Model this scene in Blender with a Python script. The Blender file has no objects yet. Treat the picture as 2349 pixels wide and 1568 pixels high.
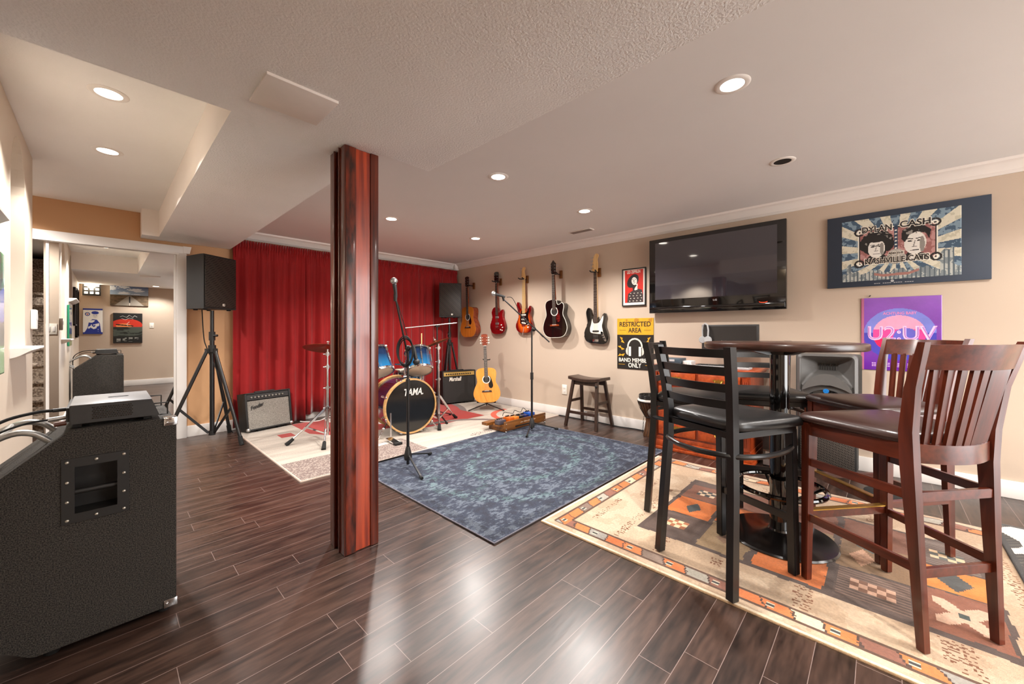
import bpy, bmesh, math, random
import numpy as np
from mathutils import Vector, Matrix
random.seed(7)
PI = math.pi
SC = bpy.context.scene
COL = SC.collection

# ------------------------------------------------------------------ camera, world, exposure
W_PX, H_PX, F_PX = 2349, 1568, 890.0
YAW = math.atan2(935, 890)
cam_d = bpy.data.cameras.new('camera'); cam = bpy.data.objects.new('camera', cam_d); COL.objects.link(cam)
cam.location = (0, 0, 1.15); cam.rotation_euler = (PI/2, 0, -YAW)
cam_d.sensor_width = 36; cam_d.sensor_fit = 'HORIZONTAL'; cam_d.lens = F_PX/W_PX*36
cam_d.shift_y = -(H_PX/2-760.5)/W_PX; cam_d.clip_start = 0.02
SC.camera = cam
vs = SC.view_settings
vs.view_transform = 'Standard'; vs.look = 'None'; vs.gamma = 1; vs.use_curve_mapping = False
vs.exposure = EXPOSURE = 1.17
CY = SC.cycles
CY.max_bounces = 8; CY.diffuse_bounces = 5; CY.glossy_bounces = 4; CY.transmission_bounces = 2
CY.sample_clamp_indirect = 6; CY.caustics_reflective = False; CY.caustics_refractive = False
wd = bpy.data.worlds.new('world'); SC.world = wd; wd.use_nodes = True
bg = wd.node_tree.nodes['Background']; bg.inputs[0].default_value = (1.0, 0.99, 0.98, 1); bg.inputs[1].default_value = 4.2  # bright world acts as added fill through the open end behind the camera

def lin(h):
    h = h.lstrip('#'); v = [int(h[i:i+2], 16)/255 for i in (0, 2, 4)]
    return tuple(c/12.92 if c <= .04045 else ((c+.055)/1.055)**2.4 for c in v)

LAMP_W = 84.0
CANS_AND_FILL = [(2.085, .52, 2.34, .8), (2.085, 2.13, 2.34, 1), (2.085, 3.74, 2.34, .9), (3.265, 2.12, 2.34, 1), (3.265, 3.75, 2.34, .9),
        (.015, 2.87, 2.371, .95), (.015, 3.787, 2.371, .95), (2.085, -1.1, 2.34, .6), (3.265, -1.1, 2.34, .5), (2.085, -2.7, 2.34, .7), (3.265, -2.7, 2.34, .7), (-.85, 4.9, 2.371, 1.0), (.75, -.12, 2.11, .45)]  # cans behind the camera, in the hallway and over the near wall: added fill
for k, (x, y, z, s) in enumerate(CANS_AND_FILL):
    ld = bpy.data.lights.new('downlight_or_fill_beam', 'SPOT'); ld.energy = LAMP_W*s; ld.color = (1.0, .955, .91)
    ld.spot_size = math.radians(142 if z < 2.36 else (120 if x > -.5 else 150)); ld.spot_blend = .45; ld.shadow_soft_size = .045
    lo = bpy.data.objects.new('downlight_or_fill_beam', ld); lo.location = (x, y, z-.012); COL.objects.link(lo)

# ------------------------------------------------------------------ materials
MATS = {}
def mat(name, col, rough=.5, metal=0., spec=.5, coat=0., noise=0., nscale=20., bump=0., bscale=200., col2=None, sheen=0., emit=None, es=0., coatr=.1, stretch=None, detail=4.):
    if name in MATS: return MATS[name]
    m = bpy.data.materials.new(name); m.use_nodes = True; nt = m.node_tree; N = nt.nodes; L = nt.links
    b = N['Principled BSDF']; c = lin(col)
    b.inputs['Roughness'].default_value = rough; b.inputs['Metallic'].default_value = metal
    b.inputs['Specular IOR Level'].default_value = spec; b.inputs['Coat Weight'].default_value = coat; b.inputs['Coat Roughness'].default_value = coatr
    if sheen: b.inputs['Sheen Weight'].default_value = sheen; b.inputs['Sheen Roughness'].default_value = .35
    tc = N.new('ShaderNodeTexCoord'); mp = N.new('ShaderNodeMapping'); L.new(tc.outputs['Object'], mp.inputs[0])
    if stretch: mp.inputs['Scale'].default_value = stretch
    nz = N.new('ShaderNodeTexNoise'); nz.inputs['Scale'].default_value = nscale; nz.inputs['Detail'].default_value = detail; L.new(mp.outputs[0], nz.inputs[0])
    rp = N.new('ShaderNodeValToRGB'); d = lin(col2) if col2 else tuple(x*(1-noise) for x in c)
    rp.color_ramp.elements[0].color = (*d, 1); rp.color_ramp.elements[1].color = (*c, 1)
    rp.color_ramp.elements[0].position = .35; rp.color_ramp.elements[1].position = .65
    L.new(nz.outputs[0], rp.inputs[0]); L.new(rp.outputs[0], b.inputs['Base Color'])
    if bump:
        n2 = N.new('ShaderNodeTexNoise'); n2.inputs['Scale'].default_value = bscale; n2.inputs['Detail'].default_value = 3; L.new(tc.outputs['Object'], n2.inputs[0])
        bp = N.new('ShaderNodeBump'); bp.inputs['Strength'].default_value = bump; bp.inputs['Distance'].default_value = .004; L.new(n2.outputs[0], bp.inputs['Height']); L.new(bp.outputs[0], b.inputs['Normal'])
    if emit: b.inputs['Emission Color'].default_value = (*lin(emit), 1); b.inputs['Emission Strength'].default_value = es
    MATS[name] = m; return m

def paintmat(name, rough=.6, bump=0., bscale=300., noise=.1, nscale=60., coat=0., spec=.4, sheen=0.):
    if name in MATS: return MATS[name]
    m = bpy.data.materials.new(name); m.use_nodes = True; nt = m.node_tree; N = nt.nodes; L = nt.links
    b = N['Principled BSDF']; b.inputs['Roughness'].default_value = rough; b.inputs['Coat Weight'].default_value = coat; b.inputs['Specular IOR Level'].default_value = spec
    if sheen: b.inputs['Sheen Weight'].default_value = sheen
    at = N.new('ShaderNodeAttribute'); at.attribute_name = 'Col'; tc = N.new('ShaderNodeTexCoord')
    nz = N.new('ShaderNodeTexNoise'); nz.inputs['Scale'].default_value = nscale; nz.inputs['Detail'].default_value = 5; L.new(tc.outputs['Object'], nz.inputs[0])
    mr = N.new('ShaderNodeMapRange'); mr.inputs[1].default_value = .3; mr.inputs[2].default_value = .7; mr.inputs[3].default_value = 1-noise; mr.inputs[4].default_value = 1+noise*.6; L.new(nz.outputs[0], mr.inputs[0])
    vm = N.new('ShaderNodeVectorMath'); vm.operation = 'SCALE'; L.new(at.outputs['Color'], vm.inputs[0]); L.new(mr.outputs[0], vm.inputs['Scale']); L.new(vm.outputs[0], b.inputs['Base Color'])
    if bump:
        n2 = N.new('ShaderNodeTexNoise'); n2.inputs['Scale'].default_value = bscale; n2.inputs['Detail'].default_value = 2; L.new(tc.outputs['Object'], n2.inputs[0])
        bp = N.new('ShaderNodeBump'); bp.inputs['Strength'].default_value = bump; bp.inputs['Distance'].default_value = .004; L.new(n2.outputs[0], bp.inputs['Height']); L.new(bp.outputs[0], b.inputs['Normal'])
    MATS[name] = m; return m

def wood(name, c1, c2, rough=.35, coat=.3, axis='Z', scale=6., bump=.05, coatr=.15, dist=3.5):
    if name in MATS: return MATS[name]
    m = bpy.data.materials.new(name); m.use_nodes = True; nt = m.node_tree; N = nt.nodes; L = nt.links
    b = N['Principled BSDF']; b.inputs['Roughness'].default_value = rough; b.inputs['Coat Weight'].default_value = coat; b.inputs['Coat Roughness'].default_value = coatr
    tc = N.new('ShaderNodeTexCoord'); mp = N.new('ShaderNodeMapping'); L.new(tc.outputs['Object'], mp.inputs[0])
    s = {'X': (.06, 1, 1), 'Y': (1, .06, 1), 'Z': (1, 1, .06)}[axis]; mp.inputs['Scale'].default_value = s
    wv = N.new('ShaderNodeTexWave'); wv.bands_direction = 'DIAGONAL'; wv.inputs['Scale'].default_value = scale*1.1; wv.inputs['Distortion'].default_value = dist*2.2; wv.inputs['Detail'].default_value = 4; wv.inputs['Detail Scale'].default_value = 1.5; L.new(mp.outputs[0], wv.inputs[0])
    nz = N.new('ShaderNodeTexNoise'); nz.inputs['Scale'].default_value = scale*12; nz.inputs['Detail'].default_value = 6; L.new(mp.outputs[0], nz.inputs[0])
    mx = N.new('ShaderNodeMath'); mx.operation = 'MULTIPLY_ADD'; mx.inputs[1].default_value = .22; L.new(wv.outputs[1], mx.inputs[0])
    m2 = N.new('ShaderNodeMath'); m2.operation = 'MULTIPLY'; m2.inputs[1].default_value = .85; L.new(nz.outputs[0], m2.inputs[0]); L.new(m2.outputs[0], mx.inputs[2])
    rp = N.new('ShaderNodeValToRGB'); rp.color_ramp.elements[0].color = (*lin(c1), 1); rp.color_ramp.elements[1].color = (*lin(c2), 1); rp.color_ramp.elements[0].position = .2; rp.color_ramp.elements[1].position = .8
    L.new(mx.outputs[0], rp.inputs[0]); L.new(rp.outputs[0], b.inputs['Base Color'])
    if bump:
        bp = N.new('ShaderNodeBump'); bp.inputs['Strength'].default_value = bump; bp.inputs['Distance'].default_value = .003; L.new(mx.outputs[0], bp.inputs['Height']); L.new(bp.outputs[0], b.inputs['Normal'])
    MATS[name] = m; return m

def floor_mat():
    m = bpy.data.materials.new('dark plank floor'); m.use_nodes = True; nt = m.node_tree; N = nt.nodes; L = nt.links
    b = N['Principled BSDF']
    tc = N.new('ShaderNodeTexCoord'); mp = N.new('ShaderNodeMapping'); L.new(tc.outputs['Object'], mp.inputs[0])
    mp.inputs['Location'].default_value = (.37, -1.413+.1125*40, 0)
    sp = N.new('ShaderNodeSeparateXYZ'); L.new(mp.outputs[0], sp.inputs[0])
    rw = N.new('ShaderNodeMath'); rw.operation = 'DIVIDE'; rw.inputs[1].default_value = .1125; L.new(sp.outputs[1], rw.inputs[0])
    fl = N.new('ShaderNodeMath'); fl.operation = 'FLOOR'; L.new(rw.outputs[0], fl.inputs[0])
    wn = N.new('ShaderNodeTexWhiteNoise'); wn.noise_dimensions = '1D'; L.new(fl.outputs[0], wn.inputs['W'])
    sh = N.new('ShaderNodeMath'); sh.operation = 'MULTIPLY_ADD'; sh.inputs[1].default_value = 1.24; L.new(wn.outputs[0], sh.inputs[0]); L.new(sp.outputs[0], sh.inputs[2])
    cx_ = N.new('ShaderNodeCombineXYZ'); L.new(sh.outputs[0], cx_.inputs[0]); L.new(sp.outputs[1], cx_.inputs[1])
    br = N.new('ShaderNodeTexBrick'); br.offset = 0; br.offset_frequency = 2; br.squash = 1
    for k, v in (('Scale', 1), ('Mortar Size', .0011), ('Mortar Smooth', .0), ('Bias', 0), ('Brick Width', 1.24), ('Row Height', .1125)): br.inputs[k].default_value = v
    br.inputs['Color1'].default_value = (0, 0, 0, 1); br.inputs['Color2'].default_value = (1, 1, 1, 1); br.inputs['Mortar'].default_value = (.5, .5, .5, 1)
    L.new(cx_.outputs[0], br.inputs[0])
    # grain: each plank shifts the grain by its own random value
    cb = N.new('ShaderNodeCombineXYZ'); sx = N.new('ShaderNodeMath'); sx.operation = 'MULTIPLY'; sx.inputs[1].default_value = 37
    L.new(br.outputs['Color'], sx.inputs[0]); L.new(sx.outputs[0], cb.inputs[2])
    ad = N.new('ShaderNodeVectorMath'); ad.operation = 'ADD'; L.new(tc.outputs['Object'], ad.inputs[0]); L.new(cb.outputs[0], ad.inputs[1])
    m2 = N.new('ShaderNodeMapping'); m2.inputs['Scale'].default_value = (.16, 1, 1); L.new(ad.outputs[0], m2.inputs[0])
    n0 = N.new('ShaderNodeTexNoise'); n0.inputs['Scale'].default_value = 5; n0.inputs['Detail'].default_value = 2; L.new(m2.outputs[0], n0.inputs[0])
    wf = N.new('ShaderNodeMath'); wf.operation = 'MULTIPLY'; wf.inputs[1].default_value = 46; L.new(n0.outputs[0], wf.inputs[0])
    sn = N.new('ShaderNodeMath'); sn.operation = 'SINE'; L.new(wf.outputs[0], sn.inputs[0])
    nz = N.new('ShaderNodeTexNoise'); nz.inputs['Scale'].default_value = 60; nz.inputs['Detail'].default_value = 5; L.new(m2.outputs[0], nz.inputs[0])
    g = N.new('ShaderNodeMath'); g.operation = 'MULTIPLY_ADD'; g.inputs[1].default_value = .13; L.new(sn.outputs[0], g.inputs[0]); L.new(nz.outputs[0], g.inputs[2])
    rp = N.new('ShaderNodeValToRGB'); e = rp.color_ramp.elements; e[0].position = .25; e[1].position = .8
    e[0].color = (*lin('#221611'), 1); e[1].color = (*lin('#4a362d'), 1); L.new(g.outputs[0], rp.inputs[0])
    hs = N.new('ShaderNodeMix'); hs.data_type = 'RGBA'; hs.blend_type = 'MULTIPLY'; hs.inputs[0].default_value = 1
    mr = N.new('ShaderNodeMapRange'); mr.inputs[3].default_value = .8; mr.inputs[4].default_value = 1.25; L.new(br.outputs['Color'], mr.inputs[0])
    L.new(rp.outputs[0], hs.inputs[6]); L.new(mr.outputs[0], hs.inputs[7])
    mx = N.new('ShaderNodeMix'); mx.data_type = 'RGBA'; L.new(br.outputs['Fac'], mx.inputs[0]); L.new(hs.outputs[2], mx.inputs[6]); mx.inputs[7].default_value = (*lin('#83706a'), 1)
    L.new(mx.outputs[2], b.inputs['Base Color'])
    # wear
    n3 = N.new('ShaderNodeTexNoise'); n3.inputs['Scale'].default_value = 2.2; n3.inputs['Detail'].default_value = 3; n3.inputs['Roughness'].default_value = .5; L.new(tc.outputs['Object'], n3.inputs[0])
    r3 = N.new('ShaderNodeMapRange'); r3.inputs[1].default_value = 0; r3.inputs[2].default_value = 1; r3.inputs[3].default_value = .24; r3.inputs[4].default_value = .40; L.new(n3.outputs[0], r3.inputs[0]); L.new(r3.outputs[0], b.inputs['Roughness'])
    b.inputs['Specular IOR Level'].default_value = .75
    bp = N.new('ShaderNodeBump'); bp.inputs['Strength'].default_value = .12; bp.inputs['Distance'].default_value = .002; L.new(g.outputs[0], bp.inputs['Height']); L.new(bp.outputs[0], b.inputs['Normal'])
    return m

M = dict(
    ceil=mat('smooth taupe ceiling paint', '#e4e1de', .7, noise=.03, nscale=1.5),
    soffit=mat('textured off white ceiling', '#f1efed', .9, noise=.04, nscale=2, bump=.9, bscale=110),
    soffit_side=mat('smooth off white soffit side', '#f2eae3', .8, noise=.03, nscale=2),
    recess=mat('recess ceiling paint', '#f6f4f1', .8, noise=.03, nscale=2, bump=.15, bscale=120),
    wall=mat('tan wall paint', '#c6b3a0', .62, noise=.03, nscale=1.2, bump=.08, bscale=260),
    wall_back=mat('caramel wall paint', '#c6986d', .62, noise=.03, nscale=1.2, bump=.08, bscale=260),
    wall_left=mat('cream wall paint', '#d3c4b2', .55, noise=.03, nscale=1.2, bump=.08, bscale=260),
    white=mat('white painted trim', '#e9e4df', .35, noise=.02, nscale=5),
    crown=mat('crown moulding paint', '#e9e1da', .45, noise=.02, nscale=5),
    blk=mat('matt black plastic', '#191716', .5, noise=.15, nscale=60),
    blkm=mat('satin black metal', '#0c0b0c', .34, metal=.0, spec=.5, noise=.1, nscale=40, coat=.25, coatr=.3),
    gblk=mat('gloss black', '#0b0a0a', .08, spec=.6, coat=.6, noise=.05, coatr=.03),
    chrome=mat('chrome', '#d9d9da', .12, metal=1, noise=.04, nscale=30),
    steel=mat('brushed steel', '#b9b8b6', .35, metal=.9, noise=.12, nscale=60),
    screw=mat('dull nickel', '#b7b2a8', .35, metal=.9, noise=.1, nscale=60),
    carpet=mat('black cabinet carpet', '#0b0a09', .85, noise=.0, col2='#443e38', nscale=260, bump=1., bscale=300, detail=1),
    tolex=mat('black tolex', '#181615', .6, noise=.3, nscale=300, bump=.3, bscale=500),
    leather=mat('black vinyl', '#191818', .33, spec=.6, noise=.12, nscale=14, bump=.12, bscale=60),
    bleather=mat('brown vinyl', '#37231e', .3, spec=.6, noise=.1, nscale=14, bump=.06, bscale=120),
    bwood=wood('espresso stained wood', '#3a150b', '#662a17', .3, .35, 'Z', 5),
    bwoodx=wood('espresso stained wood across', '#3a150b', '#662a17', .3, .35, 'X', 5),
    walnut=wood('dark walnut', '#23150f', '#3d281d', .4, .2, 'Z', 6),
    cherry=wood('red cherry', '#7c2a0c', '#b64d1c', .32, .35, 'X', 4),
    cherryd=wood('red cherry upright', '#64200c', '#9a3b16', .32, .35, 'Z', 4),
    post=mat('glossy red oak', '#8f3512', .28, coat=.5, col2='#551808', nscale=55, stretch=(1, 1, .045), detail=6, coatr=.1),
    postd=mat('glossy dark oak', '#6f2b16', .28, coat=.5, col2='#3e140a', nscale=60, stretch=(1, 1, .04), detail=6, coatr=.1),
    pine=wood('oiled pine', '#4c2708', '#8a5520', .45, .1, 'X', 5),
    spruce=wood('amber spruce', '#b5621d', '#cb7a2c', .22, .5, 'Z', 8, 0, .05),
    spruce2=wood('honey spruce', '#d1842f', '#e39a46', .22, .5, 'Z', 8, 0, .05),
    mahog=wood('mahogany sides', '#5a1c08', '#8d3915', .25, .5, 'X', 6, 0, .05),
    maple=wood('maple', '#d8a963', '#edc98c', .35, .3, 'Z', 6, 0),
    rosewood=wood('rosewood', '#241410', '#3a241b', .45, .1, 'Z', 9, 0),
    velvet=None, ivory=mat('ivory plastic', '#efe9dc', .3, noise=.03), brass=mat('brass', '#c79a45', .3, metal=.9, noise=.15, nscale=60),
    gold=mat('brushed gold panel', '#c8a55e', .35, metal=.6, noise=.1, nscale=80),
    grey=mat('grey plastic', '#5c5a58', .45, noise=.06, nscale=30), dgrey=mat('dark grey plastic', '#2c2a29', .5, noise=.1, nscale=60),
    lgrey=mat('light grey plastic', '#aeb0b1', .4, noise=.05, nscale=60),
    rubber=mat('black rubber', '#121110', .8, noise=.2, nscale=80),
    lamp=mat('lit lamp lens', '#ffffff', .5, emit='#fff4e6', es=5.0),
    lamptrim=mat('white lamp trim', '#efe9e2', .35, noise=.02),
)
def nm(o): return o

# ------------------------------------------------------------------ mesh helpers
def RZ(a): return Matrix.Rotation(a, 4, 'Z')
def RX(a): return Matrix.Rotation(a, 4, 'X')
def RY(a): return Matrix.Rotation(a, 4, 'Y')
def T(x, y, z): return Matrix.Translation((x, y, z))

class MB:
    def __init__(s): s.bm = bmesh.new(); s.mi = 0
    def _tag(s, n0):
        s.bm.faces.ensure_lookup_table()
        for f in s.bm.faces[n0:]: f.material_index = s.mi
    def box(s, c, d, m=None, bev=0., seg=2):
        n0 = len(s.bm.faces); m = m or Matrix()
        r = bmesh.ops.create_cube(s.bm, size=1, matrix=m @ T(*c) @ Matrix.Diagonal((*d, 1)))
        if bev:
            es = list({e for v in r['verts'] for e in v.link_edges})
            bmesh.ops.bevel(s.bm, geom=es, offset=bev, segments=seg, affect='EDGES', profile=.5, clamp_overlap=True)
        s._tag(n0); return s
    def lathe(s, prof, seg=24, m=None, cap=True):
        n0 = len(s.bm.faces); m = m or Matrix(); rings = []
        for r, z in prof:
            if r < 1e-6: rings.append([s.bm.verts.new(m @ Vector((0, 0, z)))])
            else: rings.append([s.bm.verts.new(m @ Vector((r*math.cos(2*PI*k/seg), r*math.sin(2*PI*k/seg), z))) for k in range(seg)])
        for a, b in zip(rings, rings[1:]):
            for k in range(seg):
                k2 = (k+1) % seg
                if len(a) == 1 and len(b) == 1: continue
                if len(a) == 1: s.bm.faces.new((a[0], b[k2], b[k]))
                elif len(b) == 1: s.bm.faces.new((a[k], a[k2], b[0]))
                else: s.bm.faces.new((a[k], a[k2], b[k2], b[k]))
        if cap:
            if len(rings[0]) > 1: s.bm.faces.new(rings[0][::-1])
            if len(rings[-1]) > 1: s.bm.faces.new(rings[-1])
        s._tag(n0); return s
    def cyl(s, p0, p1, r0, r1=None, seg=14, m=None):
        p0, p1 = Vector(p0), Vector(p1); r1 = r0 if r1 is None else r1; d = p1-p0
        q = d.to_track_quat('Z', 'Y').to_matrix().to_4x4()
        return s.lathe([(r0, 0), (r1, d.length)], seg, (m or Matrix()) @ Matrix.Translation(p0) @ q)
    def bar(s, p0, p1, w, t, up=(0, 0, 1), m=None, w1=None, t1=None, bev=0.):
        """rectangular bar p0->p1, w along side, t along 'up' made perpendicular"""
        n0 = len(s.bm.faces); p0, p1 = Vector(p0), Vector(p1); d = (p1-p0).normalized(); u = Vector(up); sd = d.cross(u)
        if sd.length < 1e-4: sd = Vector((1, 0, 0))
        sd.normalize(); u = sd.cross(d); w1 = w if w1 is None else w1; t1 = t if t1 is None else t1; m = m or Matrix()
        A = [s.bm.verts.new(m @ (p0+sd*a*w/2+u*b*t/2)) for a, b in ((-1, -1), (1, -1), (1, 1), (-1, 1))]
        B = [s.bm.verts.new(m @ (p1+sd*a*w1/2+u*b*t1/2)) for a, b in ((-1, -1), (1, -1), (1, 1), (-1, 1))]
        fs = [s.bm.faces.new(A), s.bm.faces.new(B[::-1])]
        for k in range(4): fs.append(s.bm.faces.new((A[k], B[k], B[(k+1) % 4], A[(k+1) % 4])))
        if bev: bmesh.ops.bevel(s.bm, geom=list({e for f in fs for e in f.edges}), offset=bev, segments=2, affect='EDGES', clamp_overlap=True)
        s._tag(n0); return s
    def loft(s, secs, closed=True, cap=True, m=None, loop=False):
        n0 = len(s.bm.faces); m = m or Matrix(); R = [[s.bm.verts.new(m @ Vector(p)) for p in sec] for sec in secs]
        prs = list(zip(R, R[1:])) + ([(R[-1], R[0])] if loop else [])
        n = len(R[0])
        for a, b in prs:
            for k in range(n if closed else n-1): s.bm.faces.new((a[k], a[(k+1) % n], b[(k+1) % n], b[k]))
        if cap and closed and not loop: s.bm.faces.new(R[0][::-1]); s.bm.faces.new(R[-1])
        s._tag(n0); return s
    def tube(s, pts, r, seg=8, loop=False, m=None):
        P = [Vector(p) for p in pts]; n = len(P); secs = []; up = None
        for i in range(n):
            if loop: d = P[(i+1) % n]-P[i-1]
            else: d = P[min(i+1, n-1)]-P[max(i-1, 0)]
            d.normalize()
            if up is None: up = Vector((0, 0, 1)) if abs(d.z) < .9 else Vector((1, 0, 0))
            a = d.cross(up); 
            if a.length < 1e-5: a = d.orthogonal()
            a.normalize(); b = a.cross(d).normalized(); up = b
            rr = r[i] if isinstance(r, (list, tuple)) else r
            secs.append([P[i]+(a*math.cos(2*PI*k/seg)+b*math.sin(2*PI*k/seg))*rr for k in range(seg)])
        return s.loft(secs, m=m, loop=loop)
    def prism(s, poly, y0, y1, m=None, bev=0.):
        """polygon given as (x,z), extruded from y0 to y1"""
        n0 = len(s.bm.faces); m = m or Matrix()
        A = [s.bm.verts.new(m @ Vector((x, y0, z))) for x, z in poly]; B = [s.bm.verts.new(m @ Vector((x, y1, z))) for x, z in poly]
        fa = s.bm.faces.new(A); fb = s.bm.faces.new(B[::-1]); n = len(A)
        for k in range(n): s.bm.faces.new((A[k], B[k], B[(k+1) % n], A[(k+1) % n]))
        if bev: bmesh.ops.bevel(s.bm, geom=list(fa.edges)+list(fb.edges), offset=bev, segments=2, affect='EDGES', clamp_overlap=True)
        s._tag(n0); return s
    def sphere(s, c, r, m=None, seg=14, sc=(1, 1, 1)):
        n0 = len(s.bm.faces)
        bmesh.ops.create_uvsphere(s.bm, u_segments=seg, v_segments=max(6, seg//2+1), radius=r, matrix=(m or Matrix()) @ T(*c) @ Matrix.Diagonal((*sc, 1)))
        s._tag(n0); return s
    def build(s, name, mt, parent=None, smooth=40):
        bmesh.ops.recalc_face_normals(s.bm, faces=s.bm.faces)
        me = bpy.data.meshes.new(name); s.bm.to_mesh(me); s.bm.free()
        for x in (mt if isinstance(mt, (list, tuple)) else [mt]): me.materials.append(x)
        if smooth:
            me.shade_smooth(); me.set_sharp_from_angle(angle=math.radians(smooth))
        o = bpy.data.objects.new(name, me); COL.objects.link(o)
        if parent is not None: o.parent = parent
        return o

def tag(o, label, cat, group=None, kind=None):
    if label: o['label'] = label
    if cat: o['category'] = cat
    if group: o['group'] = group
    if kind: o['kind'] = kind
    return o
def thing(name, label, cat, loc=(0, 0, 0), rz=0., group=None):
    o = bpy.data.objects.new(name, None); o.empty_display_size = .1; COL.objects.link(o); o.location = loc; o.rotation_euler = (0, 0, rz)
    return tag(o, label, cat, group)
def struct(o): o['kind'] = 'structure'; return o
def dup(root, loc, rz, label, group=None):
    r = root.copy(); COL.objects.link(r); r.location = loc; r.rotation_euler = (0, 0, rz); r['label'] = label
    if group: r['group'] = group
    for ch in list(root.children):
        c = ch.copy(); COL.objects.link(c); c.parent = r
        for g in list(ch.children):
            d = g.copy(); COL.objects.link(d); d.parent = c
    return r
def text(s, w, h, mt, parent, loc, rz=0., name='lettering', ext=.001, shear=0., off=.02, rx=PI/2, ry=0.):
    cu = bpy.data.curves.new(name, 'FONT'); cu.body = s; cu.extrude = ext; cu.shear = shear; cu.align_x = 'LEFT'; cu.resolution_u = 3; cu.offset = off
    to = bpy.data.objects.new(name, cu); COL.objects.link(to)
    dg = bpy.context.evaluated_depsgraph_get(); me = bpy.data.meshes.new_from_object(to.evaluated_get(dg)); bpy.data.objects.remove(to)
    co = np.empty(len(me.vertices)*3, 'f'); me.vertices.foreach_get('co', co); co = co.reshape(-1, 3)
    mn, mx = co.min(0), co.max(0); co[:, 0] = (co[:, 0]-(mn[0]+mx[0])/2)*(w/(mx[0]-mn[0])); co[:, 1] = (co[:, 1]-(mn[1]+mx[1])/2)*(h/(mx[1]-mn[1]))
    me.vertices.foreach_set('co', co.ravel()); me.update(); me.materials.clear(); me.materials.append(mt)
    o = bpy.data.objects.new(name, me); COL.objects.link(o); o.parent = parent; o.location = loc; o.rotation_euler = (rx, ry, rz); return o

# ------------------------------------------------------------------ painted grids (surface patterns as colours on small faces)
class Canvas:
    """x to the right, y up, metres"""
    def __init__(s, w, h, step, bg):
        s.w, s.h = w, h; s.nx, s.ny = max(2, round(w/step)), max(2, round(h/step))
        s.a = np.empty((s.ny, s.nx, 3)); s.a[:] = lin(bg)
        s.X, s.Y = np.meshgrid((np.arange(s.nx)+.5)/s.nx*w, (np.arange(s.ny)+.5)/s.ny*h)
    def put(s, mask, col): s.a[mask] = lin(col); return s
    def rect(s, x0, y0, x1, y1, col): return s.put((s.X >= x0) & (s.X < x1) & (s.Y >= y0) & (s.Y < y1), col)
    def ell(s, x, y, rx, ry, col, ang=0.):
        c, n = math.cos(ang), math.sin(ang); dx, dy = s.X-x, s.Y-y
        return s.put(((dx*c+dy*n)/rx)**2+((-dx*n+dy*c)/ry)**2 < 1, col)
    def ring(s, x, y, r0, r1, col, asp=1.): d = np.hypot(s.X-x, (s.Y-y)/asp); return s.put((d > r0) & (d < r1), col)
    def poly(s, pts, col):
        inside = np.zeros(s.X.shape, bool); n = len(pts)
        for i in range(n):
            (x1, y1), (x2, y2) = pts[i], pts[(i+1) % n]
            if y1 == y2: continue
            c = ((y1 > s.Y) != (y2 > s.Y)) & (s.X < (x2-x1)*(s.Y-y1)/(y2-y1)+x1); inside ^= c
        return s.put(inside, col)
    def line(s, p, q, w, col):
        p, q = np.array(p), np.array(q); d = q-p; t = np.clip(((s.X-p[0])*d[0]+(s.Y-p[1])*d[1])/(d@d), 0, 1)
        return s.put(np.hypot(s.X-p[0]-t*d[0], s.Y-p[1]-t*d[1]) < w/2, col)
    def path(s, pts, w, col):
        for a, b in zip(pts, pts[1:]): s.line(a, b, w, col)
        return s
    def build(s, name, mt, parent=None, thick=.004, flat=False, warp=None):
        """flat: lies in XY (a rug) with its top at thick; else stands in XZ facing -Y, front at y=0, back at y=thick"""
        nx, ny = s.nx, s.ny; gx, gy = np.meshgrid(np.linspace(0, s.w, nx+1), np.linspace(0, s.h, ny+1)); n = (nx+1)*(ny+1)
        if flat: front = np.stack([gx, gy, np.full_like(gx, thick) if warp is None else thick+warp(gx, gy)], -1).reshape(-1, 3)
        else: front = np.stack([gx, np.zeros_like(gx), gy], -1).reshape(-1, 3)
        iy, ix = np.meshgrid(np.arange(ny), np.arange(nx), indexing='ij'); b = (iy*(nx+1)+ix).ravel()
        q = np.stack([b, b+1, b+nx+2, b+nx+1], 1)
        # rim
        rim = np.concatenate([np.arange(nx+1), (np.arange(1, ny+1))*(nx+1)+nx, ny*(nx+1)+np.arange(nx-1, -1, -1), np.arange(ny-1, 0, -1)*(nx+1)])
        low = front[rim].copy()
        if flat: low[:, 2] = 0
        else: low[:, 1] = thick
        k = len(rim); li = n+np.arange(k); side = np.stack([rim, li, np.roll(li, -1), np.roll(rim, -1)], 1)
        V = np.concatenate([front, low]); Q = np.concatenate([q, side])
        me = bpy.data.meshes.new(name); me.vertices.add(len(V)); me.vertices.foreach_set('co', V.astype('f').ravel())
        nq = len(Q); extra = k if not flat else 0
        me.loops.add(nq*4+extra); me.polygons.add(nq+(1 if extra else 0))
        lv = Q.ravel(); ls = np.arange(nq)*4; lt = np.full(nq, 4)
        if extra: lv = np.concatenate([lv, li[::-1]]); ls = np.append(ls, nq*4); lt = np.append(lt, k)
        me.loops.foreach_set('vertex_index', lv.astype('i')); me.polygons.foreach_set('loop_start', ls.astype('i')); me.polygons.foreach_set('loop_total', lt.astype('i'))
        me.update(calc_edges=True)
        ca = me.color_attributes.new('Col', 'FLOAT_COLOR', 'CORNER'); c = np.ones((nq*4+extra, 4)); c[:nx*ny*4, :3] = np.repeat(s.a.reshape(-1, 3), 4, 0)
        edge = getattr(s, 'edge', None); c[nx*ny*4:, :3] = lin(edge) if edge else (.02, .02, .02)
        ca.data.foreach_set('color', c.astype('f').ravel()); me.materials.append(mt); me.validate()
        o = bpy.data.objects.new(name, me); COL.objects.link(o)
        if parent is not None: o.parent = parent
        return o

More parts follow.
